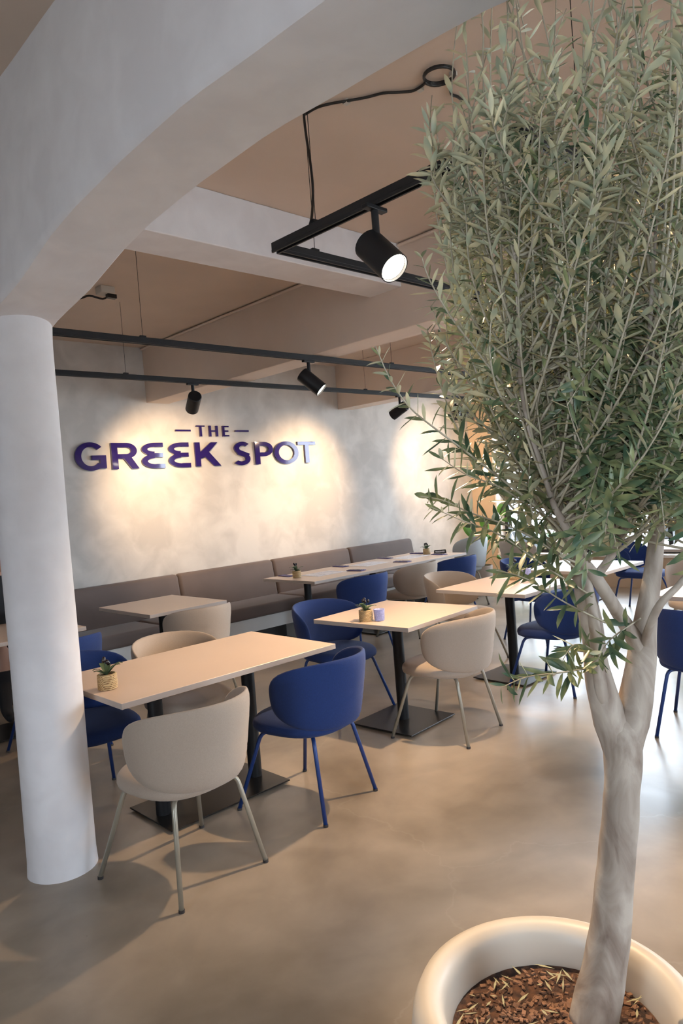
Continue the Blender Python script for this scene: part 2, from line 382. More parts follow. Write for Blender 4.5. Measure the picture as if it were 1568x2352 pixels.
# pillar
mp_ = MB(); prof = []
PC = (1.202, 3.243)
for i in range(40):
    z = 2.50*i/39
    r_ = .147 + (.0 if z > .03 else .004) + (.006*max(0, (z-2.36))/.1 if z > 2.36 else 0)
    row = []
    for k in range(49):
        a = 2*PI*(k % 48)/48
        q = r_ + .003*noise.noise((math.cos(a)*1.2, math.sin(a)*1.2, z*1.4))
        row.append((PC[0]+q*math.cos(a), PC[1]+q*math.sin(a), z))
    prof.append(row)
mp_.grid(prof)
struct('pillar', mp_, M['plaster_beam'], smooth='all', merge=True)
struct('ceiling_beam.001', MB().box(3.77, 4.04, YN, YW, 2.692, ZC), M['ceiling'], bevel=.006)
struct('ceiling_beam.002', MB().box(6.57, 6.84, YN, YW, 2.697, ZC), M['ceiling'], bevel=.006)
struct('ceiling_beam.003', MB().box(1.34, 3.78, 3.16, 3.46, 2.975, ZC), M['plaster_beam'], bevel=.006)
struct('ceiling_conduit', MB().tube([(3.756, -2.9, 3.25), (3.756, 3.15, 3.25)], .012, 8).tube([(3.756, 3.47, 3.25), (3.756, 6.74, 3.25)], .012, 8), M['ceiling'], smooth=True)

# ------------------------------------------------------------------ ceiling lights
def track_frame(x0, x1, y0, y1, label, wires):
    t = thing('lighting_track', label, 'lighting track', (x0, y0, ZT), 0)
    w2, h2 = .0175, .0325
    def rail(ax0, ax1, ay0, ay1):
        mb = MB().box(ax0, ax1, ay0, ay1, 0, .030)
        o = obj('rail', mb.mesh('rail', M['black_metal'], bevel=.002), t)
        # groove lips along the underside
        g = MB()
        if ax1-ax0 > ay1-ay0:
            g.box(ax0, ax1, ay0, ay0+.008, -.012, 0).box(ax0, ax1, ay1-.008, ay1, -.012, 0)
        else:
            g.box(ax0, ax0+.008, ay0, ay1, -.012, 0).box(ax1-.008, ax1, ay0, ay1, -.012, 0)
        obj('groove_lip', g.mesh('groove_lip', M['black_metal']), o)
    L, D = x1-x0, y1-y0
    rail(-w2, w2, -.0175, D+.0175); rail(L-w2, L+w2, -.0175, D+.0175)
    rail(w2, L-w2, -w2, w2); rail(w2, L-w2, D-w2, D+w2)
    for (x, y) in wires:
        obj('hanging_wire', MB().tube([(x-x0, y-y0, .03), (x-x0, y-y0, ZC-ZT)], .0016, 5).box(x-x0-.02, x-x0+.02, y-y0-.01, y-y0+.01, .03, .042).mesh('hanging_wire', M['black_metal']), t)
    return t
tA = track_frame(1.98, 5.9, 1.135, 2.33, 'black rectangular track hanging nearest the olive tree crown', [(1.98, 2.08), (2.2, 2.33), (2.35, 1.135), (4.4, 2.33), (5.4, 1.135)])
tB = track_frame(1.70, 7.45, 4.11, 5.30, 'long black rectangular track hanging before the lettered wall', [(2.31, 4.11), (4.7, 4.11), (5.6, 5.30), (7.2, 5.30), (7.2, 4.11), (2.8, 5.30), (6.2, 4.11)])

def spotlight(label, x, y, aim, power, cone, blend=.35, col=(1, .70, .42), lens=12, drop=.125, R=.058, Ln=.205, lit=True):
    t = thing('track_spotlight', label, 'spotlight', (x, y, ZT-.012), 0, None)
    obj('track_adapter', MB().box(-.055, .055, -.016, .016, -.016, .0).mesh('track_adapter', M['black_metal'], bevel=.003), t)
    obj('stem', MB().tube([(0, 0, -.01), (0, 0, -drop)], .014, 12).mesh('stem', M['black_metal'], smooth=True), t)
    d = (Vector(aim)-Vector((x, y, ZT-drop-.02))).normalized()
    q = d.to_track_quat('Z', 'Y').to_matrix().to_4x4()
    off = Matrix.Translation(Vector((0, 0, -drop-.03))+d*.02)
    h = MB(); h.lathe([(R*.9, -Ln*.5), (R, -Ln*.5+.006), (R, Ln*.5), (R-.004, Ln*.5), (R-.006, Ln*.5-.02), (R*.86, Ln*.5-.03)], 28)
    h.disc(R*.9, -Ln*.5, 28, up=False)
    h.xf(off @ q)
    ho = obj('housing', h.mesh('housing', M['black_metal'], smooth=True, merge=True), t)
    l = MB().disc(R*.88, Ln*.5-.012, 28).xf(off @ q)
    obj('lens', l.mesh('lens', emis('lamp_lens_glow', (1, .90, .74), lens if lit else .0), recalc=False), ho)
    if lit:
        ld = bpy.data.lights.new('spotlight_beam', 'SPOT'); ld.energy = power; ld.color = col; ld.spot_size = math.radians(cone); ld.spot_blend = blend; ld.shadow_soft_size = .03
        lo = bpy.data.objects.new('spotlight_beam', ld); COL.objects.link(lo); lo.parent = t
        lo.location = Vector((0, 0, -drop-.03))+d*(.02+Ln*.5+.01)
        lo.rotation_euler = d.to_track_quat('-Z', 'Y').to_euler()
    return t
spotlight('lit black spotlight facing the camera beside the olive tree', 1.98, 1.76, (1.95, .2, .9), 230, 95, .5, lens=40, R=.058, Ln=.18, drop=.14)
spotlight('black spotlight above the word THE on the wall', 3.42, 5.30, (4.0, 6.75, 1.78), 230, 82, .95)
spotlight('black spotlight with glowing lens right of THE, on the nearer long rail', 3.72, 4.11, (4.75, 2.75, .9), 170, 80, .9, lens=25)
spotlight('black spotlight over the long bench table pointing down left', 6.15, 5.30, (5.85, 6.75, 1.75), 230, 78, .95)
spotlight('black spotlight on the nearer track half hidden by olive leaves', 3.5, 2.33, (2.7, 3.1, .7), 240, 90, .9)
spotlight('farthest black spotlight on the long track near the corner', 7.2, 5.30, (8.8, 6.75, 1.7), 260, 80, .9)
spotlight('added out-of-view black spotlight on the short end of the olive side track', 5.9, 1.7, (4.6, 2.6, 0), 110, 85)  # added lamp out of view, put in to brighten and warm the floor

# cable on the ceiling and its clips
cpts = [onz(x_, y_, ZC-.008) for x_, y_ in [(1062, 232), (1050, 222), (1036, 216), (1032, 190)]]
# coil
cc = onz(1008, 170, ZC-.01); rx = (onz(1035, 172, ZC)-cc).length
coil = [cc+Vector((math.cos(a)*rx, math.sin(a)*rx, -.012*(i/50))) for i, a in enumerate(np.linspace(0, 4.6*PI, 50))]
tail = [onz(x_, y_, ZC-.01) for x_, y_ in [(975, 192), (950, 208), (915, 212), (880, 214), (840, 224), (795, 232), (760, 238), (728, 247), (702, 262)]]
p0 = tail[-1]; dwn = [Vector((p0.x-.03, p0.y-.02, ZC-.03)), Vector((2.125, 2.25, 3.15)), Vector((2.09, 2.20, 3.0)), Vector((2.06, 2.165, 2.87)), Vector((2.01, 2.13, 2.74)), Vector((1.982, 2.12, 2.685))]
def smoothp(P, n=4):
    out = []
    for i in range(len(P)-1):
        a, b_, c, d = P[max(i-1, 0)], P[i], P[i+1], P[min(i+2, len(P)-1)]
        for k in range(n):
            t_ = k/n
            out.append(.5*((2*b_)+(c-a)*t_+(2*a-5*b_+4*c-d)*t_*t_+(3*b_-a-3*c+d)*t_**3))
    return out+[P[-1]]
cab = thing('power_cable', 'coiled black cable clipped to ceiling and dropping to the track', 'cable', (2.4, 2.0, ZC))
cab_inv = Matrix.Translation((-2.4, -2.0, -ZC))
obj('cable_run', MB().tube(smoothp(cpts+coil[:1], 3), .006, 8).tube(coil, .006, 8).tube(smoothp([coil[-1]]+tail+dwn, 5), .006, 8).xf(cab_inv).mesh('cable_run', M['cable'], smooth='all'), cab)
for x_, y_ in [(795, 230), (964, 200), (1040, 165)]:
    p = onz(x_, y_, ZC); obj('cable_clip', MB().box(p.x-.012, p.x+.012, p.y-.012, p.y+.012, ZC-.016, ZC).xf(cab_inv).mesh('cable_clip', M['clip']), cab)
jb = thing('junction_box', 'small grey junction box with short black lead on ceiling', 'junction box', (2.53, 5.0, ZC))
obj('box', MB().box(-.055, .055, -.05, .05, -.055, 0).mesh('box', M['clip'], bevel=.006), jb)
obj('lead', MB().tube(smoothp([Vector((.03, -.02, -.06)), Vector((0, .05, -.075)), Vector((-.08, .1, -.05)), Vector((-.14, .16, -.065)), Vector((-.2, .22, -.03)), Vector((-.24, .25, 0))]), .008, 7).box(.0, .07, -.04, .0, -.085, -.055).mesh('lead', M['cable'], smooth=True), jb)

# ------------------------------------------------------------------ sign letters
SY = YW-.028
sign = thing('wall_sign', 'glossy navy raised letters reading THE GREEK SPOT on plaster wall', 'sign', (4.5, YW-.03, 2.14))
sgi = Matrix.Translation((-4.5, -(YW-.03), -2.14))
_d = [0]
def prism(mb, poly, dy=0):
    _d[0] += 1; y0 = SY-.0003*(_d[0] % 6)-dy; y1 = YW-.006
    n = len(poly)
    mb.add([(x, y0, z) for x, z in poly]+[(x, y1, z) for x, z in poly], [tuple(range(n))]+[tuple(range(2*n-1, n-1, -1))]+[(i, (i+1) % n, n+(i+1) % n, n+i) for i in range(n)])
def arcs(mb, cx, cz, rx, rz, tx, tz, a0, a1, n=22):
    # thick elliptic arc drawn as a ribbon of quads
    _d[0] += 1; y0 = SY-.0003*(_d[0] % 6); y1 = YW-.006
    v = []; f = []
    for i in range(n+1):
        a = math.radians(a0+(a1-a0)*i/n); c, s_ = math.cos(a), math.sin(a)
        for (x, z) in ((cx+rx*c, cz+rz*s_), (cx+(rx-tx)*c, cz+(rz-tz)*s_)):
            v += [(x, y0, z), (x, y1, z)]
    for i in range(n):
        o = i*4
        f += [(o, o+4, o+6, o+2), (o+1, o+3, o+7, o+5), (o, o+1, o+5, o+4), (o+2, o+6, o+7, o+3)]
    f += [(0, 2, 3, 1), (n*4, n*4+1, n*4+3, n*4+2)]
    mb.add(v, f)
def R4(mb, x0, x1, z0, z1): prism(mb, [(x0, z0), (x1, z0), (x1, z1), (x0, z1)])
Z0, Z1 = 2.005, 2.272; H_ = Z1-Z0; VT = .066; HT = .046
def letter(ch, x0, x1, z0=Z0, z1=Z1, vt=VT, ht=HT):
    mb = MB(); w_ = x1-x0; h = z1-z0; zm = (z0+z1)/2; cx = (x0+x1)/2
    if ch == 'G':
        arcs(mb, cx, zm, w_/2, h/2+.008, vt, ht, 42, 318, 34)
        R4(mb, x1-vt, x1, z0+.012, zm+.01); R4(mb, cx+.01, x1, zm-.034, zm+.01)
        a = math.radians(318); prism(mb, [(cx+w_/2*math.cos(a)-.03, z0+.01), (x1-vt*.6, z0+.03), (x1-vt*.6, z0+.075), (cx+w_/2*math.cos(a)-.05, z0+.055)])
    elif ch == 'R':
        R4(mb, x0, x0+vt, z0, z1); zb = z0+h*.40
        R4(mb, x0+vt, x0+w_*.55, z1-ht, z1); R4(mb, x0+vt, x0+w_*.55, zb, zb+ht)
        arcs(mb, x0+w_*.55, (z1+zb)/2, w_*.40, (z1-zb)/2, vt, ht, -90, 90, 18)
        prism(mb, [(x0+w_*.42, zb+.01), (x1-vt*1.25, z0), (x1, z0), (x0+w_*.70, zb+.022)])
    elif ch == 'E':
        arcs(mb, x0+w_*.62, z1-h*.26, w_*.60, h*.26, vt, ht*.95, 90, 262, 18)
        arcs(mb, x0+w_*.62, z0+h*.27, w_*.62, h*.27+.004, vt, ht*.95, 98, 270, 18)
        R4(mb, x0+w_*.62, x1-.012, z1-ht, z1); R4(mb, x0+w_*.55, x1-.02, zm-.022, zm+.022); R4(mb, x0+w_*.62, x1, z0-.004, z0+ht-.004)
    elif ch == 'K':
        R4(mb, x0, x0+vt, z0, z1)
        prism(mb, [(x0+vt, zm-.05), (x0+vt+.045, zm-.035), (x1-.03, z1), (x1-.03-vt*1.35, z1), (x0+vt, zm+.025)])
        prism(mb, [(x0+vt+.03, zm-.005), (x1-vt*1.4, z0), (x1, z0), (x0+vt+.095, zm+.045)])
    elif ch == 'S':
        r1 = h*.285; r2 = h*.285
        arcs(mb, cx+.01, z1-r1+.004, w_*.46, r1, vt, ht, 40, 232, 20); arcs(mb, cx-.015, z0+r2-.004, w_*.50, r2, vt, ht, -142, 52, 20)
        prism(mb, [(x0+.035, zm+.028), (x0+.07, zm-.015), (x1-.055, zm-.055), (x1-.02, zm-.005), (x0+.09, zm+.045)])
    elif ch == 'P':
        R4(mb, x0, x0+vt, z0, z1); zb = z0+h*.36
        R4(mb, x0+vt, x0+w_*.5, z1-ht, z1); R4(mb, x0+vt, x0+w_*.5, zb, zb+ht)
        arcs(mb, x0+w_*.5, (z1+zb)/2, w_*.5, (z1-zb)/2, vt, ht, -90, 90, 18)
    elif ch == 'O': arcs(mb, cx, zm, w_/2, h/2+.006, vt*1.05, ht, 0, 360, 40)
    elif ch == 'T':
        R4(mb, cx-vt/2, cx+vt/2, z0, z1-ht*.9); R4(mb, x0, x1, z1-ht*.9, z1)
    elif ch == 'H':
        R4(mb, x0, x0+vt, z0, z1); R4(mb, x1-vt, x1, z0, z1); R4(mb, x0+vt, x1-vt, zm-ht/2, zm+ht/2)
    elif ch == 'F':
        R4(mb, x0, x0+vt, z0, z1); R4(mb, x0+vt, x1, z1-ht, z1); R4(mb, x0+vt, x1-.008, zm-ht/2, zm+ht/2); R4(mb, x0+vt, x1, z0, z0+ht)
    elif ch == '-': R4(mb, x0, x1, z0, z1)
    mb.xf(sgi)
    obj('letter' if ch != '-' else 'dash', mb.mesh('letter', M['navy'], recalc=True), sign)
for ch, a, b_ in [('G', 2.940, 3.262), ('R', 3.322, 3.618), ('E', 3.652, 3.922), ('E', 3.968, 4.238), ('K', 4.303, 4.635), ('S', 4.812, 5.068), ('P', 5.132, 5.400), ('O', 5.420, 5.806), ('T', 5.800, 6.096)]:
    letter(ch, a, b_)
for ch, a, b_ in [('T', 4.344, 4.452), ('H', 4.508, 4.626), ('F', 4.690, 4.776)]: letter(ch, a, b_, 2.336, 2.460, .026, .018)
letter('-', 4.080, 4.268, 2.392, 2.413); letter('-', 4.866, 5.058, 2.390, 2.411)

# ------------------------------------------------------------------ bench
bench = thing('wall_bench', 'long taupe upholstered bench along the lettered wall', 'bench', (4.2, 6.4, 0))
bi = Matrix.Translation((-4.2, -6.4, 0))
BX0, BX1 = -3.4, 7.75
def cushion(name, x0, x1, y0, y1, z0, z1, lean=0, bev=.035):
    mb = MB(); nx, ny, nz = 12, 4, 4
    bm_ = MB().box(x0, x1, y0, y1, z0, z1)
    me = bpy.data.meshes.new(name); bm = bmesh.new()
    vv = [bm.verts.new(p) for p in bm_.v]
    for f in bm_.f: bm.faces.new([vv[i] for i in f])
    bmesh.ops.bevel(bm, geom=list(bm.edges), offset=bev, segments=4, affect='EDGES', profile=.5)
    bmesh.ops.recalc_face_normals(bm, faces=bm.faces)
    for v in bm.verts:
        if lean: v.co.y += lean*(v.co.z-z0)
        v.co -= Vector((4.2, 6.4, 0))
    bm.to_mesh(me); bm.free(); me.polygons.foreach_set('use_smooth', [True]*len(me.polygons)); me.materials.append(M['bench'])
    return obj(name, me, bench)
for k in range(9):
    x1_ = BX1-1.278*k; x0_ = max(x1_-1.272, BX0)
    if x1_-x0_ > .3: cushion('back_cushion', x0_, x1_-.002, 6.56, 6.665, .44, .862, .18)
for k in range(7):
    x1_ = 6.962-1.794*k; x0_ = max(x1_-1.788, BX0)
    if x1_-x0_ > .3:
        c_ = cushion('seat_cushion', x0_, x1_, 6.06, 6.60, .335, .468)
cushion('seat_cushion', 6.968, BX1, 6.06, 6.60, .335, .468)
obj('apron', MB().box(BX0, BX1, 6.10, 6.70, .19, .333).xf(bi).mesh('apron', M['white_panel'], bevel=.003), bench)
obj('recess_shade_board', MB().box(BX0, BX1, 6.34, 6.36, 0.0, .19).xf(bi).mesh('recess_shade_board', M['recess_shade']), bench)  # dark board stands in for the shade of the open recess
for x_ in (-1.6, .35, 2.2, 3.66, 5.11, 6.56, 7.72):
    obj('support_panel', MB().box(x_-.025, x_+.025, 6.10, 6.70, 0, .19).xf(bi).mesh('support_panel', M['white_panel'], bevel=.003), bench)

# ------------------------------------------------------------------ tables
def table(label, x0, x1, y0, y1, rz=0, cols=((0, 0),), base=(.48, .48), ground=True, group=None):
    cx, cy = (x0+x1)/2, (y0+y1)/2; L, D = x1-x0, y1-y0
    t = thing('dining_table', label, 'table', (cx, cy, 0), rz, group)
    mb = MB(); mb.box(-L/2, L/2, -D/2, D/2, .722, .750)
    me = mb.mesh('tabletop', [M['tabletop'], M['table_edge']], bevel=.0015, seg=1)
    for p in me.polygons:
        if abs(p.normal.z) < .5: p.material_index = 1
    obj('tabletop', me, t)
    for (cx_, cy_) in cols:
        obj('column', MB().tube([(cx_, cy_, .018), (cx_, cy_, .700)], .038, 24).mesh('column', M['black_metal'], smooth=True), t)
        obj('mounting_plate', MB().box(cx_-.12, cx_+.12, cy_-.12, cy_+.12, .700, .722).mesh('mounting_plate', M['black_metal'], bevel=.004), t)
    xs_ = [c[0] for c in cols]
    runs = [cols] if len(cols) == 2 and base[0] > .6 else [(c,) for c in cols]
    for rn in runs:
        bx_ = sum(c[0] for c in rn)/len(rn); by_ = sum(c[1] for c in rn)/len(rn)
        o = obj('base_plate', MB().box(bx_-base[0]/2, bx_+base[0]/2, by_-base[1]/2, by_+base[1]/2, .010, .018).mesh('base_plate', M['base_metal'], bevel=.002), t)
        g = MB()
        for sx in (-1, 1):
            for sy in (-1, 1): g.tube([(bx_+sx*(base[0]/2-.05), by_+sy*(base[1]/2-.05), 0), (bx_+sx*(base[0]/2-.05), by_+sy*(base[1]/2-.05), .010)], .016, 12)
        obj('foot_pads', g.mesh('foot_pads', M['glide']), o)
    return t
table('large rectangular beige table touching the white pillar', 1.39, 2.685, 2.92, 3.71, 0, ((-.28, -.0), (.31, 0)), (.75, .43))
table('square beige table with blue glass, centre of room', 3.17, 3.97, 2.85, 3.65, math.radians(4), ((0, 0),), (.505, .505))
table('square beige table just left of the olive trunk with plant and glass', 4.50, 5.30, 2.815, 3.64, 0, ((0, -.02),), (.48, .48))
table('beige bench table nearest the pillar with nothing on it', 2.715, 3.445, 5.08, 5.985, 0, ((0, 0),), (.45, .45))
table('bench table mostly hidden behind the white pillar', .90, 2.215, 5.12, 6.0, 0, ((-.3, 0), (.3, 0)), (.75, .43))
table('long beige bench table laid with menus and navy napkins', 4.54, 7.03, 5.17, 5.985, 0, ((-.99, 0), (0, 0), (.99, 0)), (.45, .45))
table('square table glimpsed behind the olive trunk fork', 5.73, 6.53, 2.80, 3.60, 0, ((0, 0),), (.45, .45))
table('square table at the right edge beside a dark blue chair', 4.74, 5.54, 1.22, 2.02, 0, ((0, 0),), (.45, .45))
table('sunlit square table close to the street window', 8.05, 8.85, 4.0, 4.8, 0, ((0, 0),), (.45, .45))
table('pale square table seen through lower olive leaves by window', 7.5, 8.3, 2.3, 3.1, 0, ((0, 0),), (.45, .45))

# ------------------------------------------------------------------ chairs
def shell_mesh(name, m, grow=0.0):
    th0 = math.radians(98); n = 2.7
    def mid(u, v):    # u in -1..1 along the arc, v in -1..1 height
        th = u*th0; z = .613+v*.178
        k = (z-.44)/.34
        a = .245+.035*k; bb = .262+.03*k
        top = .012*max(0, v)**2
        return Vector((a*math.sin(th), .0-.012*k-bb*math.cos(th)-.03*(1-abs(u))*k*.6, z))
    NR, NA = 9, 56
    rings_o = []; rings_i = []
    for i in range(NR+1):
        rr_ = math.sin(PI/2*i/NR)
        ro, ri = [], []
        for k in range(NA):
            a = 2*PI*k/NA; c, s_ = math.cos(a), math.sin(a)
            q = (abs(c)**n+abs(s_)**n)**(-1/n)
            u, v = rr_*q*c, rr_*q*s_
            p = mid(u, v); e_ = 1e-3
            nn = (mid(u+e_, v)-mid(u-e_, v)).cross(mid(u, v+e_)-mid(u, v-e_)).normalized()
            t_ = (.019+grow)*math.sqrt(max(0, 1-rr_**5))
            ro.append(p+nn*t_); ri.append(p-nn*t_)
        rings_o.append(ro); rings_i.append(ri)
    mb = MB()
    for rings in (rings_o, rings_i):
        v_ = [p for rg in rings[1:] for p in rg]; f_ = []
        for i in range(NR-1):
            for k in range(NA): f_.append((i*NA+k, i*NA+(k+1) % NA, (i+1)*NA+(k+1) % NA, (i+1)*NA+k))
        ci = len(v_); v_.append(rings[0][0])
        for k in range(NA): f_.append((ci, (k+1) % NA, k))
        mb.add(v_, f_)
    return mb.mesh(name, m, smooth='all', merge=True)
def seat_mesh(name, m):
    mb = MB(); NA = 44; rows = []
    prof_ = [(0.0, .404), (.55, .402), (.90, .404), (.98, .415), (1.0, .432), (.985, .452), (.93, .468), (.8, .477), (.5, .482), (0.0, .483)]
    for r_, z in prof_:
        row = []
        for k in range(NA+1):
            a = 2*PI*(k % NA)/NA; c, s_ = math.cos(a), math.sin(a); q = (abs(c)**2.5+abs(s_)**2.5)**(-1/2.5)
            row.append((.247*r_*q*c, .03+.262*r_*q*s_-(.0 if z < .47 else 0), z-(.008*max(0, s_)*r_)))
        rows.append(row)
    mb.grid(rows)
    return mb.mesh(name, m, smooth='all', merge=True)
def leg_mesh(name, m, sx, front):
    if front: foot = (.275*sx, .285, .008); knee = (.185*sx, .175, .392); inn = (.09*sx, .08, .396)
    else: foot = (.225*sx, -.232, .008); knee = (.165*sx, -.150, .392); inn = (.08*sx, -.07, .396)
    K, I, F_ = Vector(knee), Vector(inn), Vector(foot)
    pts = [I, I.lerp(K, .75)]
    a_, b_ = I.lerp(K, .75), K.lerp(F_, .10)
    for i in range(1, 6):
        t_ = i/6; pts.append(a_*(1-t_)**2+K*2*t_*(1-t_)+b_*t_*t_)
    pts += [b_, F_]
    return MB().tube(pts, .0105, 12).mesh(name, m, smooth='all')
def make_chair(label, fab, leg, loc, rz):
    t = thing('dining_chair', label, 'chair', (loc[0], loc[1], 0), math.radians(rz))
    obj('backrest', shell_mesh('backrest', fab), t)
    obj('seat', seat_mesh('seat', fab), t)
    for sx in (-1, 1):
        for fr in (0, 1):
            l = obj('leg', leg_mesh('leg', leg, sx, fr), t)
            fx, fy = (.275*sx, .285) if fr else (.225*sx, -.232)
            obj('foot_glide', MB().tube([(fx, fy, 0), (fx-.0008*sx, fy, .012)], .0125, 12).mesh('foot_glide', M['glide']), l)
    return t
G = None
cb = make_chair('beige chair nearest the camera, back turned, beside the pillar', M['beige'], M['beige_leg'], (1.562, 2.737), 5)
cu = make_chair('blue chair beside the nearest beige chair, back turned', M['blue'], M['blue_leg'], (2.367, 2.821), 11)
cg = make_chair('pale grey chair back at the far end of the long table', M['greyf'], M['beige_leg'], (7.60, 5.68), 52); cg.scale = (1.1, 1.1, 1.1)
def put(src, x, y, rz, label): return dup(src, (x, y, 0), math.radians(rz), label)
put(cb, 3.587, 2.845, 8, 'beige chair at right of the centre square table')
put(cb, 2.206, 3.76, 180, 'beige chair across the large table, facing the camera')
put(cu, 1.60, 3.78, 180, 'dark blue chair at large table, half hidden by pillar')
put(cu, 1.87, 4.83, 0, 'blue chair corner showing just behind the pillar near the bench')
put(cb, 3.06, 5.00, -2, 'beige chair tucked under the empty bench table')
put(cu, 3.50, 3.80, 178, 'blue chair facing camera behind the centre square table')
put(cu, 4.95, 5.0, 0, 'leftmost blue chair at the long menu table')
put(cb, 5.83, 5.08, 8, 'beige chair at the long menu table between two blue ones')
put(cu, 6.42, 4.98, 0, 'rightmost blue chair at the long menu table')
put(cb, 5.12, 3.87, 180, 'beige chair facing camera behind the table left of the olive trunk')
put(cu, 4.83, 2.76, 0, 'dark blue chair in front of the table left of the olive trunk')
put(cu, 6.22, 3.78, 178, 'blue chair whose top shows above the plant table')
put(cu, 4.41, 1.565, -86, 'dark blue chair cut by the right edge of the picture')
put(cb, 8.35, 5.2, -112, 'beige chair standing against the street window')
put(cb, 6.35, 2.25, 100, 'beige chair seen through leaves near the right edge')
put(cu, 7.9, 3.45, 180, 'blue chair at the pale table by the window')

# ------------------------------------------------------------------ things on the tables
def potted(label, x, y, rz, s=1.0):
    t = thing('potted_succulent', label, 'plant', (x, y, .751), rz)
    R_ = .037*s; Hh = .062*s
    mb = MB(); pr = []
    nr = 9
    for i in range(nr*6+1):
        z = Hh*i/(nr*6); ph = (i % 6)/6*PI
        pr.append((R_*(1+.02*math.sin(z/Hh*PI))+.0028*s*abs(math.sin(ph)), z))
    mb.lathe(pr, 40); mb.lathe([(R_+.001, Hh), (R_-.004, Hh+.002), (R_-.006, Hh-.008)], 40); mb.disc(R_*.98, 0.0005, 40, up=False)
    obj('rope_pot', mb.mesh('rope_pot', M['rope'], smooth=True), t)
    obj('soil', MB().disc(R_-.005, Hh-.007, 24).mesh('soil', M['soil']), t)
    rg = random.Random(int(x*100))
    for k in range(9):
        a = k*2.4+rg.random(); l = (.05+.02*rg.random())*s; lift = .35+.5*rg.random()
        P = []
        for i in range(6):
            u = i/5; w_ = .012*s*math.sin(PI*min(1, u*.9+.1))**.8
            rr_ = l*u; z = Hh-.005+l*lift*math.sin(u*PI*.62)*.9+.0*u
            c = Vector((rr_*math.cos(a), rr_*math.sin(a), z)); sd = Vector((-math.sin(a), math.cos(a), 0))*w_
            P.append([c-sd, c-Vector((0, 0, .003)), c+sd])
        obj('leaf', MB().grid(P).mesh('leaf', M['leaf_small'], smooth='all', recalc=False), t)
    for k in range(4):
        a = k*1.7+rg.random()*2; rr_ = (.008+.012*rg.random())*s; z = Hh+(.04+.025*rg.random())*s
        p = Vector((rr_*math.cos(a), rr_*math.sin(a), z))
        o = obj('stalk', MB().tube([(0, 0, Hh-.006), p*.6+Vector((0, 0, Hh*.4)), p], .0013*s, 5).mesh('stalk', M['leaf_small']), t)
        obj('berry', MB().sphere(p, (.0075*s, .0075*s, .0105*s)).mesh('berry', M['berry'], smooth='all'), o)
    return t
potted('small rope-wrapped plant on the large table beside the pillar', 1.475, 3.225, .3, 1.15)
potted('small rope-wrapped plant on the centre table next to blue glass', 3.262, 3.235, 1.2, 1.15)
potted('small rope-wrapped plant at left end of the long menu table', 4.70, 5.62, 2.2, 1.15)
potted('small rope-wrapped plant near the reserved block, far end of long table', 6.80, 5.60, .9, 1.15)
potted('small rope-wrapped plant on the bright table left of olive trunk', 5.18, 3.33, .5, 1.3)
potted('small rope-wrapped plant on the table by the window', 8.3, 4.4, .5, 1.1)
def cup(label, x, y, s=1):
    t = thing('tealight_glass', label, 'glass', (x, y, .751))
    mb = MB().lathe([(.0, 0), (.026*s, 0), (.030*s, .006), (.033*s, .066*s), (.034*s, .068*s), (.031*s, .068*s), (.028*s, .010), (.0, .010)], 32)
    obj('glass_wall', mb.mesh('glass_wall', M['cup'], smooth='all', merge=True), t)
    obj('candle', MB().tube([(0, 0, .011), (0, 0, .026)], .019, 20).mesh('candle', M['white_print'], smooth=True), t)
    return t
cup('blue textured tealight glass on the centre square table', 3.305, 3.155, 1.1)
cup('blue textured tealight glass on the bright table by the trunk', 5.235, 3.245, 1.2)

def sheet(name, label, c, w_, d_, rz, m, th=.002, group=None):
    t = thing(name, label, name.split('_')[-1], (c[0], c[1], .751), rz, group)
    return t
mlab = ['paper menu nearest the left end of the long table', 'paper menu in the middle of the long table', 'paper menu nearest the reserved block']
for i, (x, y, rz) in enumerate([(5.03, 5.57, .0), (5.83, 5.66, .05), (6.52, 5.63, 0)]):
    t = thing('paper_menu', mlab[i], 'menu', (x, y, .751), rz, None)
    obj('sheet', MB().box(-.21, .21, -.145, .145, 0, .002).mesh('sheet', M['paper']), t)
    p_ = MB()
    for c in range(4):
        for r_ in range(13):
            ln = .07*(.5+.5*rnd.random()); x0 = -.19+c*.1; z_ = .0022
            p_.box(x0, x0+ln, .12-r_*.019, .12-r_*.019+.006, .002, z_)
    o = obj('printed_lines', p_.mesh('printed_lines', M['print']), t); o['kind'] = 'stuff'
nl = ['napkin by the left plant of the long table', 'napkin at near edge right of the first menu', 'napkin at far edge between first two menus',
      'napkin at near edge right of the second menu', 'napkin at far edge past the second menu', 'napkin behind the farther small plant', 'napkin lying before the reserved block']
for i, (x, y) in enumerate([(4.76, 5.87), (5.31, 5.36), (5.56, 5.86), (6.07, 5.37), (6.34, 5.88), (6.87, 5.80), (6.79, 5.40)]):
    t = thing('folded_napkin', 'navy folded '+nl[i], 'napkin', (x, y, .751), (.15 if i % 2 else -.1))
    obj('cloth', MB().box(-.045, .045, -.10, .10, 0, .008).mesh('cloth', M['napkin'], bevel=.002), t)
    if i:
        k = thing('cutlery_fork', 'steel fork lying on the navy '+nl[i], 'fork', (x-.012, y, .760), (.15 if i % 2 else -.1))
        obj('handle', MB().tube([(0, -.09, .002), (0, .03, .003)], .0025, 6).mesh('handle', M['steel'], smooth='all'), k)
        hd = MB().box(-.010, .010, .03, .05, .001, .004)
        for q in range(4): hd.box(-.010+q*.0057, -.0075+q*.0057, .05, .09, .001, .0035)
        obj('tines', hd.mesh('tines', M['steel']), k)
        k = thing('table_knife', 'steel knife lying on the navy '+nl[i], 'knife', (x+.016, y, .760), (.15 if i % 2 else -.1))
        obj('handle', MB().tube([(0, -.09, .002), (0, .01, .0025)], .003, 6).mesh('handle', M['steel'], smooth='all'), k)
        obj('blade', MB().box(-.006, .006, .01, .10, .0015, .003).mesh('blade', M['steel']), k)
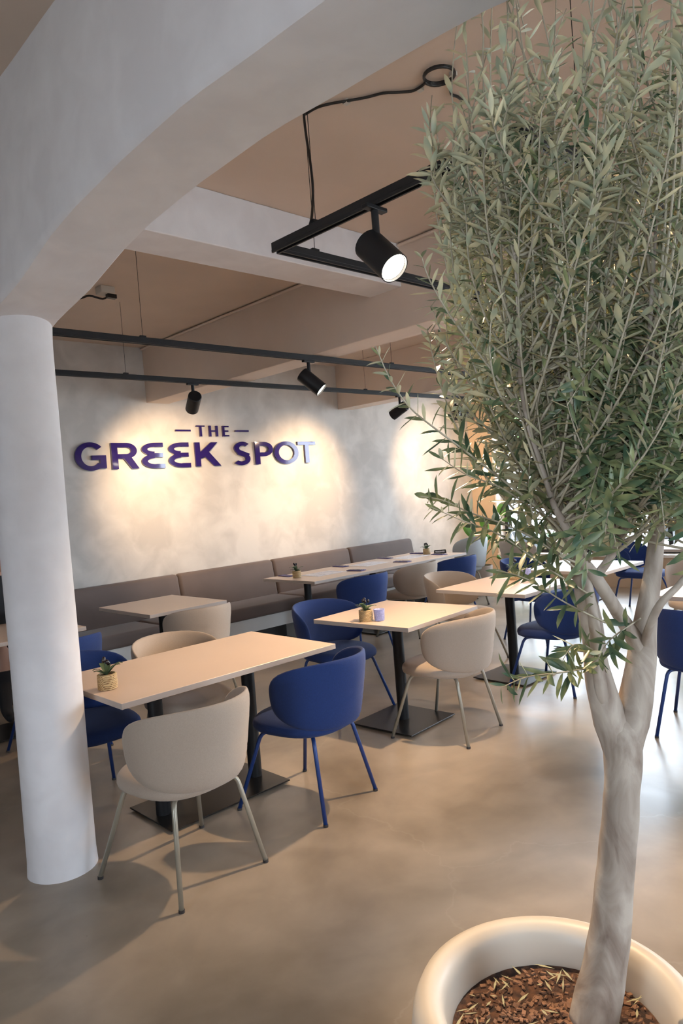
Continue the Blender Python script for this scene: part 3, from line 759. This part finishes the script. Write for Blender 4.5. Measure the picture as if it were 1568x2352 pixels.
# reserved block
rb = thing('reserved_sign', 'black block reading RESERVED on the far end of the long table', 'sign', (6.90, 5.47, .751), math.radians(-46))
mb = MB(); mb.add([(-.075, -.028, 0), (.075, -.028, 0), (.075, .028, 0), (-.075, .028, 0), (-.072, -.004, .046), (.072, -.004, .046), (.072, .010, .046), (-.072, .010, .046)], [(0, 3, 2, 1), (4, 5, 6, 7), (0, 1, 5, 4), (1, 2, 6, 5), (2, 3, 7, 6), (3, 0, 4, 7)])
obj('block', mb.mesh('block', M['sign_black'], bevel=.0015), rb)
tx = bpy.data.curves.new('reserved_text', 'FONT'); tx.body = 'RESERVED'; tx.size = .026; tx.extrude = .0006; tx.align_x = 'CENTER'; tx.align_y = 'CENTER'; tx.offset = .0006
to = bpy.data.objects.new('tmp', tx); COL.objects.link(to)
dg = bpy.context.evaluated_depsgraph_get(); me = bpy.data.meshes.new_from_object(to.evaluated_get(dg)); COL.objects.unlink(to); bpy.data.objects.remove(to)
me.materials.clear(); me.materials.append(M['white_print'])
lt = obj('lettering', me, rb); lt.location = (0, -.0165, .0235); lt.rotation_euler = (math.atan2(.046, .024), 0, 0)

# wall speaker
sp_ = thing('wall_speaker', 'black angular loudspeaker mounted high in the far corner', 'speaker', (9.14, 6.62, 2.66))
mb = MB()
mb.add([(-.17, -.06, -.09), (.10, -.16, -.11), (.16, -.03, -.10), (-.10, .05, -.09), (-.17, -.06, .09), (.10, -.16, .10), (.16, -.03, .09), (-.10, .05, .08)], [(0, 3, 2, 1), (4, 5, 6, 7), (0, 1, 5, 4), (1, 2, 6, 5), (2, 3, 7, 6), (3, 0, 4, 7)])
obj('cabinet', mb.mesh('cabinet', M['black_metal'], bevel=.035, seg=4, smooth='all'), sp_)
obj('wall_bracket', MB().box(-.02, .02, .02, .13, -.03, .03).mesh('wall_bracket', M['black_metal'], bevel=.004), sp_)

# ------------------------------------------------------------------ planter + olive tree
PX, PY = 1.345, .835
pl = thing('round_planter', 'large cream round planter holding the olive tree', 'planter', (PX, PY, 0))
prof_ = [(.0, .004), (.20, .004), (.225, .0), (.245, .02), (.305, .14), (.330, .26), (.325, .36), (.316, .42), (.303, .446), (.283, .456), (.262, .450), (.249, .436), (.243, .41), (.232, .36), (.225, .30)]
obj('pot', MB().lathe(prof_, 72).mesh('pot', M['planter'], smooth='all', merge=True), pl)
rows = []
for i in range(15):
    r_ = .232*i/14; row = []
    for k in range(41):
        a = 2*PI*(k % 40)/40; x, y = r_*math.cos(a), r_*math.sin(a)
        row.append((x, y, .372+(.012*noise.noise((x*12, y*12, 1))-.02*(i/14)**3+.016*math.exp(-((x-.05)**2+(y+.05)**2)/.02) if i < 14 else -.01)))
    rows.append(row)
obj('soil', MB().grid(rows).mesh('soil', M['soil'], smooth='all', merge=True), pl)
ch_ = MB(); tw_ = MB(); rg = random.Random(11)
for k in range(1500):
    r_ = .225*math.sqrt(rg.random()); a = rg.random()*2*PI; x, y = r_*math.cos(a), r_*math.sin(a)
    if r_ > .12 and rg.random() < .6: continue
    z = .374+.012*noise.noise((x*12, y*12, 1))-.02*(r_/.232)**3+.016*math.exp(-((x-.05)**2+(y+.05)**2)/.02)
    s_ = .0025+.005*rg.random()
    q = MB().box(-s_, s_, -s_*.6, s_*.6, -s_*.35, s_*.35).xf(Matrix.Translation((x, y, z+.001)) @ Matrix.Rotation(rg.random()*6.3, 4, 'Z') @ Matrix.Rotation(rg.random()*1.2, 4, 'X'))
    ch_.add(q.v, q.f)
o = obj('bark_chips', ch_.mesh('bark_chips', M['chip'], recalc=False), pl); o['kind'] = 'stuff'
for k in range(90):
    r_ = .22*math.sqrt(rg.random()); a = rg.random()*2*PI; x, y = r_*math.cos(a), r_*math.sin(a); z = .379+.012*noise.noise((x*12, y*12, 1))-.02*(r_/.232)**3+.016*math.exp(-((x-.05)**2+(y+.05)**2)/.02)
    l = .01+.02*rg.random(); w_ = .0018+.002*rg.random()
    q = MB().add([(-l, 0, 0), (0, w_, .002), (l, 0, .004), (0, -w_, .002)], [(0, 1, 2, 3)]).xf(Matrix.Translation((x, y, z+.003)) @ Matrix.Rotation(rg.random()*6.3, 4, 'Z'))
    tw_.add(q.v, q.f)
o = obj('dry_leaf_litter', tw_.mesh('dry_leaf_litter', M['twig'], recalc=False), pl); o['kind'] = 'stuff'

TB = Vector((1.472, .79, .36))
tree = thing('olive_tree', 'potted olive tree with forked pale trunk filling the right side', 'tree', TB)
ti = Matrix.Translation(-TB)
D0 = 1.60
def W3(px, py, d): return at(px, py, d)
trunk = [((1362, 2352), 1.575, .052), ((1373, 2290), 1.58, .049), ((1386, 2220), 1.585, .046), ((1398, 2140), 1.59, .044), ((1408, 2060), 1.59, .0425), ((1416, 1980), 1.59, .041), ((1423, 1900), 1.59, .0395), ((1428, 1820), 1.59, .038), ((1430, 1750), 1.59, .040), ((1428, 1710), 1.59, .043), ((1424, 1680), 1.59, .042), ((1424, 1655), 1.59, .030), ((1424, 1640), 1.59, .012)]
bL = [((1402, 1660), 1.59, .038), ((1385, 1600), 1.585, .033), ((1372, 1540), 1.58, .028), ((1363, 1480), 1.575, .0255), ((1355, 1420), 1.57, .024), ((1343, 1360), 1.565, .022), ((1332, 1300), 1.56, .020), ((1322, 1230), 1.56, .017), ((1315, 1150), 1.57, .014), ((1300, 1050), 1.58, .011), ((1290, 930), 1.6, .008), ((1270, 780), 1.6, .006), ((1262, 600), 1.62, .004), ((1250, 420), 1.62, .003)]
bR = [((1447, 1655), 1.595, .040), ((1462, 1600), 1.60, .036), ((1471, 1540), 1.605, .033), ((1475, 1480), 1.61, .031), ((1480, 1430), 1.615, .027), ((1492, 1360), 1.63, .022), ((1505, 1260), 1.64, .018), ((1515, 1130), 1.65, .015), ((1530, 980), 1.66, .012), ((1545, 800), 1.67, .008), ((1560, 600), 1.68, .005), ((1570, 380), 1.68, .003)]
bM = [((1478, 1540), 1.605, .018), ((1462, 1480), 1.60, .020), ((1430, 1425), 1.58, .016), ((1400, 1375), 1.55, .0145), ((1368, 1325), 1.53, .0135), ((1325, 1270), 1.50, .010), ((1293, 1200), 1.48, .008), ((1262, 1130), 1.47, .0065), ((1220, 1000), 1.45, .0055), ((1195, 880), 1.43, .0045), ((1190, 740), 1.42, .0035), ((1180, 560), 1.42, .0025)]
bN = [((1368, 1325), 1.53, .010), ((1410, 1265), 1.50, .009), ((1438, 1190), 1.48, .008), ((1462, 1080), 1.46, .007), ((1478, 940), 1.45, .006), ((1490, 780), 1.44, .005), ((1497, 640), 1.43, .004), ((1510, 420), 1.43, .0025)]
bP = [((1478, 1500), 1.60, .010), ((1485, 1450), 1.57, .010), ((1515, 1385), 1.53, .008), ((1570, 1330), 1.52, .007), ((1640, 1240), 1.52, .006), ((1700, 1080), 1.54, .004)]
bQ = [((1398, 1640), 1.585, .016), ((1383, 1590), 1.56, .014), ((1374, 1520), 1.55, .0125), ((1366, 1440), 1.54, .012), ((1352, 1350), 1.535, .011), ((1340, 1290), 1.54, .008)]
def limb(b_): return [W3(p[0], p[1], d) for p, d, r_ in b_], [r_ for p, d, r_ in b_]
P, Rr = limb(trunk); P = smoothp(P, 4)
def rint(Rr, n): return [Rr[i]+(Rr[i+1]-Rr[i])*k/n for i in range(len(Rr)-1) for k in range(n)]+[Rr[-1]]
def knobby(mb, seed):
    out = []
    for v in mb.v:
        p = Vector(v); n_ = noise.noise_vector(p*14+Vector((seed, 0, 0)))*.0035+noise.noise_vector(p*5)*.004
        out.append(tuple(p+n_))
    mb.v = out; return mb
obj('trunk', knobby(MB().tube(P, rint(Rr, 4), 20), 1).xf(ti).mesh('trunk', M['bark'], smooth='all'), tree)
limbs = {}
for nm, b_ in (('L', bL), ('R', bR), ('M', bM), ('N', bN), ('P', bP), ('Q', bQ)):
    P, Rr = limb(b_)
    if nm in 'LR':
        P = [W3(1429, 1780, 1.59), W3(1426+(-8 if nm == 'L' else 8), 1715, 1.59)]+P; Rr = [.028, .036]+Rr
    P = smoothp(P, 4); limbs[nm] = P
    obj('branch', knobby(MB().tube(P, rint(Rr, 4), 12), 2).xf(ti).mesh('branch', M['bark'], smooth='all'), tree)

# shoots: start on the limbs, rise and arch outwards; leaves in opposite pairs
CX = at(1425, 1300, 1.6)
axis = Vector((CX.x, CX.y, 0))
shoots = []
rg = random.Random(21)
def rise(start, tip, bend, n=14):
    start, tip = Vector(start), Vector(tip); mid_ = start.lerp(tip, .45)+bend
    return [start*(1-t_)**2+mid_*2*t_*(1-t_)+tip*t_*t_ for t_ in [i/n for i in range(n+1)]]
allp = [p for k in limbs for p in limbs[k] if p.z > 1.40 and k != 'Q']
for k in range(230):
    s_ = allp[rg.randrange(len(allp))]
    a = rg.random()*2*PI
    ztop = min(s_.z + .2+.75*rg.random(), 2.30+.25*rg.random())
    if k % 6 == 0: ztop = 2.5+.6*rg.random()
    rmax = .44 if ztop < 2.55 else .44-.25*(ztop-2.55)
    rr_ = rmax*(.35+.65*math.sqrt(rg.random()))
    ax = axis.x+.02; ay = axis.y
    tip = Vector((ax+rr_*math.cos(a), ay+rr_*math.sin(a), ztop))
    out = Vector((math.cos(a), math.sin(a), 0))
    shoots.append((rise(s_, tip, out*(.10+.05*rg.random())+Vector((0, 0, -.06))), .0032))
# low skirt of leaves around the base of the crown
for k in range(150):
    s_ = allp[rg.randrange(len(allp))]
    if s_.z > 2.0: continue
    a = rg.random()*2*PI; rr_ = .18+.24*rg.random()
    tip = Vector((axis.x+.03+rr_*math.cos(a), axis.y+rr_*math.sin(a), 1.38+.42*rg.random()))
    q_ = proj(tip)
    if q_[0] < 1230 and q_[1] > 1000: continue
    shoots.append((rise(s_, tip, Vector((0, 0, .12))), .0028))
# measured outlying sprigs
def sprig(pts, r_=.0032): shoots.append((smoothp([at(*p) for p in pts], 4), r_))
sprig([(1300, 1230, 1.5), (1215, 1150, 1.45), (1150, 1100, 1.42), (1080, 1045, 1.38), (1000, 985, 1.35), (940, 935, 1.33), (895, 870, 1.32), (862, 795, 1.31)], .003)
sprig([(1340, 1320, 1.52), (1240, 1245, 1.45), (1160, 1205, 1.42), (1080, 1178, 1.38), (1020, 1150, 1.36), (965, 1140, 1.35)], .0026)
sprig([(1390, 1430, 1.54), (1300, 1385, 1.48), (1210, 1330, 1.44), (1140, 1310, 1.41)], .0024)
sprig([(1360, 1370, 1.52), (1250, 1300, 1.45), (1150, 1230, 1.4), (1060, 1195, 1.36), (990, 1165, 1.34)], .0022)
sprig([(1240, 1180, 1.48), (1150, 1120, 1.42), (1070, 1090, 1.38), (1010, 1050, 1.36)], .0022)
sprig([(1385, 1530, 1.56), (1290, 1545, 1.48), (1210, 1555, 1.44), (1150, 1580, 1.42)], .0022)
sprig([(1400, 1560, 1.57), (1370, 1500, 1.52), (1320, 1480, 1.48), (1290, 1520, 1.46)], .0022)
sprig([(1470, 1420, 1.58), (1400, 1470, 1.5), (1370, 1520, 1.47)], .0022)
sprig([(1270, 1000, 1.5), (1170, 900, 1.44), (1090, 800, 1.4), (1030, 720, 1.38), (985, 640, 1.37), (968, 590, 1.36)], .003)
sprig([(1230, 900, 1.5), (1130, 760, 1.45), (1080, 620, 1.42), (1070, 500, 1.41), (1062, 445, 1.40)], .003)
sprig([(1250, 800, 1.6), (1160, 560, 1.64), (1105, 380, 1.66), (1080, 250, 1.67), (1068, 170, 1.68)], .003)
sprig([(1240, 700, 1.58), (1190, 480, 1.6), (1170, 250, 1.61), (1165, 90, 1.62)], .003)
sprig([(1230, 900, 1.6), (1120, 700, 1.62), (1070, 560, 1.62), (1050, 440, 1.62)], .003)
sprig([(1250, 980, 1.6), (1100, 880, 1.58), (1030, 800, 1.56), (990, 700, 1.55)], .003)
sprig([(1280, 700, 1.6), (1250, 420, 1.56), (1245, 200, 1.54), (1300, 20, 1.52)], .003)
sprig([(1330, 900, 1.5), (1320, 600, 1.46), (1335, 300, 1.44), (1340, 40, 1.43)], .0035)
sprig([(1260, 560, 1.5), (1270, 250, 1.47), (1262, 160, 1.45), (1290, 110, 1.44)], .003)
sprig([(1500, 700, 1.45), (1462, 380, 1.42), (1430, 190, 1.40), (1415, 20, 1.40)], .004)
sprig([(1330, 1100, 1.42), (1290, 700, 1.38), (1262, 480, 1.36), (1290, 300, 1.36)], .0035)
sprig([(1400, 1150, 1.45), (1395, 800, 1.4), (1370, 500, 1.38), (1400, 330, 1.38)], .0035)
def clear(p):
    lim = 1.375
    if p.z > zs(min(max(p.y, YN), YW))-.06 and p.x < lim: return Vector((lim+.25*(1-math.exp(-(lim-p.x)))*0, p.y, p.z))
    return p
for P, r0 in shoots:
    for i, p in enumerate(P):
        w_ = min(1, max(0, (p.z-2.25)/.35)); tgt = 1.39+.10*noise.noise(p*3)
        if w_ > 0 and p.x < 1.39: P[i] = Vector((p.x+(1.39+.03*abs(noise.noise(p*3))-p.x)*w_, p.y, p.z))
sh = MB()
rgl = random.Random(5)
leaves = []
for P, r0 in shoots:
    sh.tube(P, [r0*(1-.65*i/(len(P)-1)) for i in range(len(P))], 5)
    # leaf pairs
    L = 0; cum = [0]
    for a, b_ in zip(P[:-1], P[1:]): L += (b_-a).length; cum.append(L)
    s_ = L*.18+rgl.random()*.02; k = 0
    sp0 = .0165 if P[-1].z < 2.5 else .034
    while s_ < L:
        i = max(j for j in range(len(cum)) if cum[j] <= s_); i = min(i, len(P)-2)
        t_ = (s_-cum[i])/max(1e-6, cum[i+1]-cum[i]); p = P[i].lerp(P[i+1], t_); tg = (P[i+1]-P[i]).normalized()
        ref = Vector((0, 0, 1)).cross(tg); ref = ref.normalized() if ref.length > .05 else Vector((1, 0, 0))
        ref2 = tg.cross(ref)
        ang = (k % 2)*PI/2+rgl.uniform(-.5, .5)
        for side in (0, PI):
            if rgl.random() < (.12 if p.z < 2.35 else .38): continue
            d = ref*math.cos(ang+side)+ref2*math.sin(ang+side)
            dirv = (d*.85+tg*rgl.uniform(.25, .8)+Vector((0, 0, rgl.uniform(-.15, .15)))).normalized()
            ln = rgl.uniform(.034, .060)*(1.0 if s_ < L*.9 else .75)*(1.22 if p.z < 1.72 else 1)
            up = tg+Vector((0, 0, .3))+noise.noise_vector(p*9)*.4
            y_ = dirv; x_ = y_.cross(up).normalized(); z_ = x_.cross(y_)
            mt = Matrix(((x_.x*ln, y_.x*ln, z_.x*ln, p.x), (x_.y*ln, y_.y*ln, z_.y*ln, p.y), (x_.z*ln, y_.z*ln, z_.z*ln, p.z), (0, 0, 0, 1)))
            tipp = p+y_*ln
            if (tipp.z > zs(tipp.y)-.03 and tipp.x < 1.362) or (p.z > zs(p.y)-.03 and p.x < 1.362): continue
            leaves.append((mt, rgl.randrange(3)))
        if s_ > L-.02:
            pass
        s_ += sp0*rgl.uniform(.7, 1.3); k += 1
    # terminal leaf
o = obj('shoots', sh.xf(ti).mesh('shoots', M['shoot'], smooth='all', recalc=False), tree); o['kind'] = 'stuff'
base_leaf = []
for var in range(3):
    wid = (.105, .09, .13)[var]; curl = (.10, -.06, .16)[var]; vv = [(0, 0, 0)]; ff = []
    st = [(.12, .45), (.35, .9), (.58, 1.0), (.80, .66)]
    for y_, w_ in st:
        z_ = -curl*(y_**2); vv += [(-wid*w_, y_, z_+.03), (0, y_, z_), (wid*w_, y_, z_+.03)]
    vv.append((0, 1, -curl))
    ff += [(0, 2, 1), (0, 3, 2)]
    for i in range(3):
        o_ = 1+i*3; ff += [(o_, o_+1, o_+4, o_+3), (o_+1, o_+2, o_+5, o_+4)]
    ff += [(10, 11, 13), (11, 12, 13)]
    base_leaf.append((np.array(vv), ff))
lm = []
for vv, ff in base_leaf:
    me = bpy.data.meshes.new('leaf'); me.from_pydata([tuple(v) for v in vv], [], ff); me.polygons.foreach_set('use_smooth', [True]*len(me.polygons)); me.materials.append(M['leaf']); lm.append(me)
def score(mt):
    x, y, z = proj(mt.translation)
    ln = mt.col[1].to_3d().length
    return ln/z if z > .3 and 0 < x < IW and 0 < y < IH else -1
order = sorted(range(len(leaves)), key=lambda i: -score(leaves[i][0]))
for i in order[:300]:
    mt, v = leaves[i]
    o = bpy.data.objects.new('leaf', lm[v]); COL.objects.link(o); o.parent = tree; o.matrix_basis = ti @ mt
V = []; F = []; n0 = 0
for i in order[300:]:
    mt, v = leaves[i]; vv, ff = base_leaf[v]; A = np.array(ti @ mt)
    V.append(vv @ A[:3, :3].T + A[:3, 3]); F += [tuple(q+n0 for q in f) for f in ff]; n0 += len(vv)
me = bpy.data.meshes.new('foliage'); me.from_pydata(np.vstack(V).tolist(), [], F); me.polygons.foreach_set('use_smooth', [True]*len(me.polygons)); me.materials.append(M['leaf'])
o = obj('foliage', me, tree); o['kind'] = 'stuff'
print('leaves', len(leaves))

# ------------------------------------------------------------------ strelitzia in the far corner
sx_, sy_ = 8.36, 5.92
sp1 = thing('paradise_plant', 'leafy broad-leaved green plant in taupe pot by window corner', 'plant', (sx_, sy_, 0))
obj('pot', MB().lathe([(0, .004), (.14, .0), (.15, .01), (.172, .40), (.170, .408), (.160, .408), (.156, .35), (0, .35)], 40).mesh('pot', M['taupe_pot'], smooth=True, merge=True), sp1)
obj('soil', MB().disc(.158, .365, 30).mesh('soil', M['soil']), sp1)
def dep(px, py):  # plane through the pot, facing the room
    d = CF*FPX + CR*(px-IW/2) - CU*(py-IH/2); n_ = Vector((.7, .72, 0)); return CC + d*((Vector((sx_, sy_, 1))-CC).dot(n_)/d.dot(n_))
for (x0, y0, x1, y1, w_, dz) in [(1088, 1238, 1062, 1196, .055, -.05), (1103, 1241, 1128, 1228, .05, .04), (1100, 1262, 1080, 1283, .04, -.12), (1158, 1185, 1155, 1148, .085, .1), (1155, 1196, 1185, 1188, .035, .05), (1140, 1252, 1176, 1268, .032, 0), (1138, 1278, 1152, 1277, .03, -.05), (1090, 1275, 1076, 1293, .03, .05), (1112, 1255, 1120, 1220, .03, .0), (1127, 1225, 1100, 1180, .06, .15)]:
    A = dep(x0, y0)+Vector((dz, dz, 0)); B_ = dep(x1, y1)+Vector((dz, dz*.6, 0))
    b0 = Vector((sx_+rnd.uniform(-.04, .04), sy_+rnd.uniform(-.04, .04), .36))
    st = rise(b0, A, Vector((0, 0, .12))+(A-b0)*Vector((-.2, -.2, 0)).length*0, 8)
    inv = Matrix.Translation((-sx_, -sy_, 0))
    so = obj('stem', MB().tube(st, [.010-.0007*i for i in range(9)], 7).xf(inv).mesh('stem', M['strel_stem'], smooth='all'), sp1)
    d = B_-A; side = d.cross(CF).normalized()*w_; P = []
    for i in range(9):
        u = i/8; ww = math.sin(PI*min(1, .06+u*.94))**.7; c = A.lerp(B_, u)+Vector((0, 0, -.03*u*u)); 
        P.append([c-side*ww+CF*.012, c-side*ww*.5, c-CF*.01, c+side*ww*.5, c+side*ww+CF*.012])
    obj('leaf', MB().grid(P).xf(inv).mesh('leaf', M['strel_leaf'], smooth='all', recalc=False), so)

# ------------------------------------------------------------------ seated guest left of the pillar
def person(loc, label):
    t = thing('person', label, 'person', (loc[0], loc[1], 0), PI)
    me = bpy.data.meshes.new('body')
    V_ = [(0, 0, .60), (0, .0, .74), (0, .03, .92), (0, .05, 1.08), (0, .07, 1.15), (0, .10, 1.25), (0, .11, 1.33),
          (.19, .05, 1.06), (.27, .12, .86), (.30, .34, .80), (.26, .42, .79), (-.19, .05, 1.06), (-.27, .10, .84), (-.10, .33, .80), (-.02, .38, .79),
          (.10, .02, .57), (.14, .42, .55), (.15, .44, .09), (.15, .56, .05), (-.10, .02, .57), (-.14, .42, .55), (-.15, .44, .09), (-.15, .56, .05)]
    E_ = [(0, 1), (1, 2), (2, 3), (3, 4), (4, 5), (5, 6), (3, 7), (7, 8), (8, 9), (9, 10), (3, 11), (11, 12), (12, 13), (13, 14), (0, 15), (15, 16), (16, 17), (17, 18), (0, 19), (19, 20), (20, 21), (21, 22)]
    rad = [.13, .12, .14, .10, .05, .085, .07, .06, .045, .034, .025, .06, .045, .034, .025, .09, .065, .045, .035, .09, .065, .045, .035]
    me.from_pydata(V_, E_, [])
    o = obj('body', me, t)
    sk = o.modifiers.new('skin', 'SKIN'); o.modifiers.new('sub', 'SUBSURF').levels = 2; o.modifiers['sub'].render_levels = 2
    for v, r_ in zip(me.skin_vertices[0].data, rad): v.radius = (r_, r_)
    me.skin_vertices[0].data[0].use_root = True
    dg = bpy.context.evaluated_depsgraph_get(); dg.update()
    m2 = bpy.data.meshes.new_from_object(o.evaluated_get(dg)); o.modifiers.clear(); o.data = m2
    m2.materials.clear()
    for mm in (M['cloth_black'], M['skin']): m2.materials.append(mm)
    for p in m2.polygons:
        c = p.center
        fore = abs(c.x) < .4 and c.y > .15 and .74 < c.z < .92
        head = c.z > 1.13; thigh = .42 < c.z < .68 and c.y > .2
        p.material_index = 1 if (fore or head or thigh) else 0
        p.use_smooth = True
    # hands: palm and five fingers
    for s_, hx, hy in ((1, .25, .44), (-1, 0.0, .40)):
        h = MB(); h.sphere((hx, hy, .79), (.038, .042, .016))
        for k in range(4):
            fx = hx-.028+k*.019; h.tube([(fx, hy+.03, .79), (fx, hy+.065, .793), (fx, hy+.09-.006*abs(k-1.5), .779)], [.0085, .008, .0065], 8)
        h.tube([(hx-s_*.034, hy-.01, .79), (hx-s_*.055, hy+.02, .788), (hx-s_*.052, hy+.045, .78)], [.010, .009, .007], 8)
        obj('hand', h.mesh('hand', M['skin'], smooth='all'), t)
    hr = MB().sphere((0, .085, 1.315), (.088, .105, .10), 20, 14)
    obj('hair', hr.mesh('hair', M['hair'], smooth='all'), t)
    fc = MB().sphere((0, .125, 1.265), (.072, .085, .105), 18, 12)
    fo = obj('face', fc.mesh('face', M['skin'], smooth='all'), t)
    obj('nose', MB().sphere((0, .212, 1.262), (.012, .016, .022)).mesh('nose', M['skin'], smooth='all'), fo)
    for s_ in (-1, 1):
        obj('eye', MB().sphere((s_*.028, .198, 1.288), .009).mesh('eye', M['hair'], smooth='all'), fo)
        obj('ear', MB().sphere((s_*.074, .115, 1.268), (.012, .02, .03)).mesh('ear', M['skin'], smooth='all'), fo)
    obj('mouth', MB().sphere((0, .203, 1.225), (.022, .008, .006)).mesh('mouth', mat('lips', (.4, .15, .12), .5), smooth='all'), fo)
    return t
person((1.98, 6.26), 'guest in black top seated on the bench, barely visible left of the pillar')

# ------------------------------------------------------------------ outside: terrace and street
struct('terrace_ground', MB().box(XL-14, 45, YN-14, 40, -.35, -.13), M['pave'])
struct('terrace_paving', MB().box(XR+.3, 15.5, -4, 18, -.13, -.02), M['pave'])
def folding_table(x, y, rz, label):
    t = thing('folding_table', label, 'table', (x, y, -.02), rz)
    obj('tabletop', MB().box(-.38, .38, -.38, .38, .72, .745).mesh('tabletop', M['white_table'], bevel=.008), t)
    for sy in (-.30, .30):
        obj('leg', MB().tube([(-.30, sy, .0), (.30, sy, .72)], .013, 8).mesh('leg', M['iron'], smooth=True), t)
        obj('leg', MB().tube([(.30, sy*.9, .0), (-.30, sy*.9, .72)], .013, 8).mesh('leg', M['iron'], smooth=True), t)
    return t
def folding_chair(x, y, rz, label):
    t = thing('folding_chair', label, 'chair', (x, y, -.02), rz)
    for k in range(5): obj('seat_slat', MB().box(-.20, .20, -.19+k*.078, -.125+k*.078, .44, .455).mesh('seat_slat', M['white_table']), t)
    for k in range(3): obj('back_slat', MB().box(-.20, .20, -.235, -.22, .62+k*.08, .67+k*.08).mesh('back_slat', M['white_table']), t)
    for s_ in (-.19, .19):
        obj('leg', MB().tube([(s_, -.24, .84), (s_, .18, 0)], .011, 7).mesh('leg', M['iron'], smooth=True), t)
        obj('leg', MB().tube([(s_*.93, .19, .44), (s_*.93, -.20, 0)], .011, 7).mesh('leg', M['iron'], smooth=True), t)
    return t
folding_table(10.6, 6.1, .1, 'white folding terrace table just outside the window')
folding_table(11.9, 5.2, .1, 'white folding terrace table farther right outside')
folding_table(12.9, 8.4, .3, 'white folding terrace table far out by the street')
folding_chair(10.5, 6.95, 2.9, 'folding terrace chair behind the nearest outdoor table')
folding_chair(11.9, 6.1, 3.0, 'folding terrace chair behind the right outdoor table')
folding_chair(11.5, 7.6, 1.0, 'folding terrace chair alone on the paving')
pt = thing('terrace_planter', 'grey planter box with spiky plant on the terrace', 'planter', (12.2, 7.0, -.02))
obj('box', MB().box(-.5, .5, -.2, .2, 0, .45).mesh('box', M['iron'], bevel=.01), pt)
sb = MB()
for k in range(60):
    a = rnd.random()*6.28; l = .25+.25*rnd.random(); e_ = rnd.uniform(.5, 1.3)
    bx = rnd.uniform(-.4, .4); d = Vector((math.cos(a)*math.cos(e_), math.sin(a)*math.cos(e_), math.sin(e_)))*l
    sb.tube([(bx, 0, .44), Vector((bx, 0, .44))+d*.6, Vector((bx, 0, .42))+d], [.008, .006, .001], 4)
o = obj('spiky_leaves', sb.mesh('spiky_leaves', M['leaf_small']), pt); o['kind'] = 'stuff'
def car(x, y, rz, label):
    t = thing('parked_car', label, 'car', (x, y, -.13), rz)
    body = [(-2.1, .35), (-2.12, .7), (-1.9, .85), (-1.25, .92), (-.65, 1.42), (.85, 1.46), (1.55, .98), (2.05, .9), (2.12, .4)]
    mb = MB(); n_ = len(body)
    v = [(x_, s_*.85*(1 if z_ < 1.0 else .82), z_) for s_ in (-1, 1) for x_, z_ in body]
    mb.add(v, [tuple(range(n_-1, -1, -1)), tuple(range(n_, 2*n_))]+[(i, (i+1) % n_, n_+(i+1) % n_, n_+i) for i in range(n_)])
    obj('car_body', mb.mesh('car_body', M['car_paint'], bevel=.05, seg=3, smooth=True), t)
    for s_ in (-1, 1):
        obj('side_window', MB().add([(-1.1, s_*.80, .96), (1.35, s_*.80, .98), (.8, s_*.715, 1.38), (-.6, s_*.715, 1.35)], [(0, 1, 2, 3)]).add([(-1.1, s_*.82, .96), (1.35, s_*.82, .98), (.8, s_*.735, 1.38), (-.6, s_*.735, 1.35)], [(0, 1, 2, 3)]).mesh('side_window', M['car_glass']), t)
        for x_ in (-1.35, 1.3):
            w_ = MB().lathe([(.0, -.09), (.30, -.09), (.32, -.06), (.32, .06), (.30, .09), (0, .09)], 24).xf(Matrix.Translation((x_, s_*.80, .32)) @ Matrix.Rotation(PI/2, 4, 'X'))
            obj('wheel', w_.mesh('wheel', M['tyre'], smooth=True), t)
    return t
car(17.5, 11.5, 1.45, 'white car parked in the street left of the outdoor tables')
car(18.2, 5.6, 1.5, 'white car parked in the street behind the leaves')
def street_tree(x, y, h, rr_, label, seed):
    t = thing('street_tree', label, 'tree', (x, y, -.13))
    obj('trunk', MB().tube([(0, 0, 0), (.05, 0, h*.35), (.1, .05, h*.6)], [.16, .12, .07], 10).mesh('trunk', M['bark'], smooth='all'), t)
    rg_ = random.Random(seed); V_, F_ = [], []
    for k in range(2600):
        u = Vector((rg_.gauss(0, 1), rg_.gauss(0, 1), rg_.gauss(0, 1))).normalized()*rr_*(.55+.45*rg_.random())
        c = Vector((0, 0, h*.68))+Vector((u.x, u.y, u.z*.85)); s_ = .12
        a = Vector((rg_.gauss(0, 1), rg_.gauss(0, 1), rg_.gauss(0, 1))).normalized(); b_ = a.orthogonal().normalized()
        n_ = len(V_); V_ += [c-a*s_, c+b_*s_*.6, c+a*s_, c-b_*s_*.6]; F_.append((n_, n_+1, n_+2, n_+3))
    me_ = bpy.data.meshes.new('crown'); me_.from_pydata([tuple(q) for q in V_], [], F_); me_.materials.append(M['tree_green'])
    o_ = obj('crown', me_, t); o_['kind'] = 'stuff'
    return t
street_tree(21, 14.5, 6.5, 2.6, 'leafy street tree at left across the road', 1)
street_tree(23, 8.2, 6.0, 2.5, 'leafy street tree in the middle across the road', 2)
street_tree(24, 3.0, 6.6, 2.6, 'leafy street tree at right across the road', 3)
bd = thing('street_building', 'pale building across the street', 'building', (31, 9, -.13))
obj('wall', MB().box(0, 3, -14, 14, 0, 8).mesh('wall', M['render_wall']), bd)
for k in range(9):
    for f in range(2):
        w_ = obj('window', MB().box(-.06, .02, -13+k*3, -11.6+k*3, 1.1+f*3.4, 2.9+f*3.4).mesh('window', M['white_table']), bd)
        obj('pane', MB().box(-.08, -.06, -12.9+k*3, -11.7+k*3, 1.2+f*3.4, 2.8+f*3.4).mesh('pane', M['car_glass']), w_)
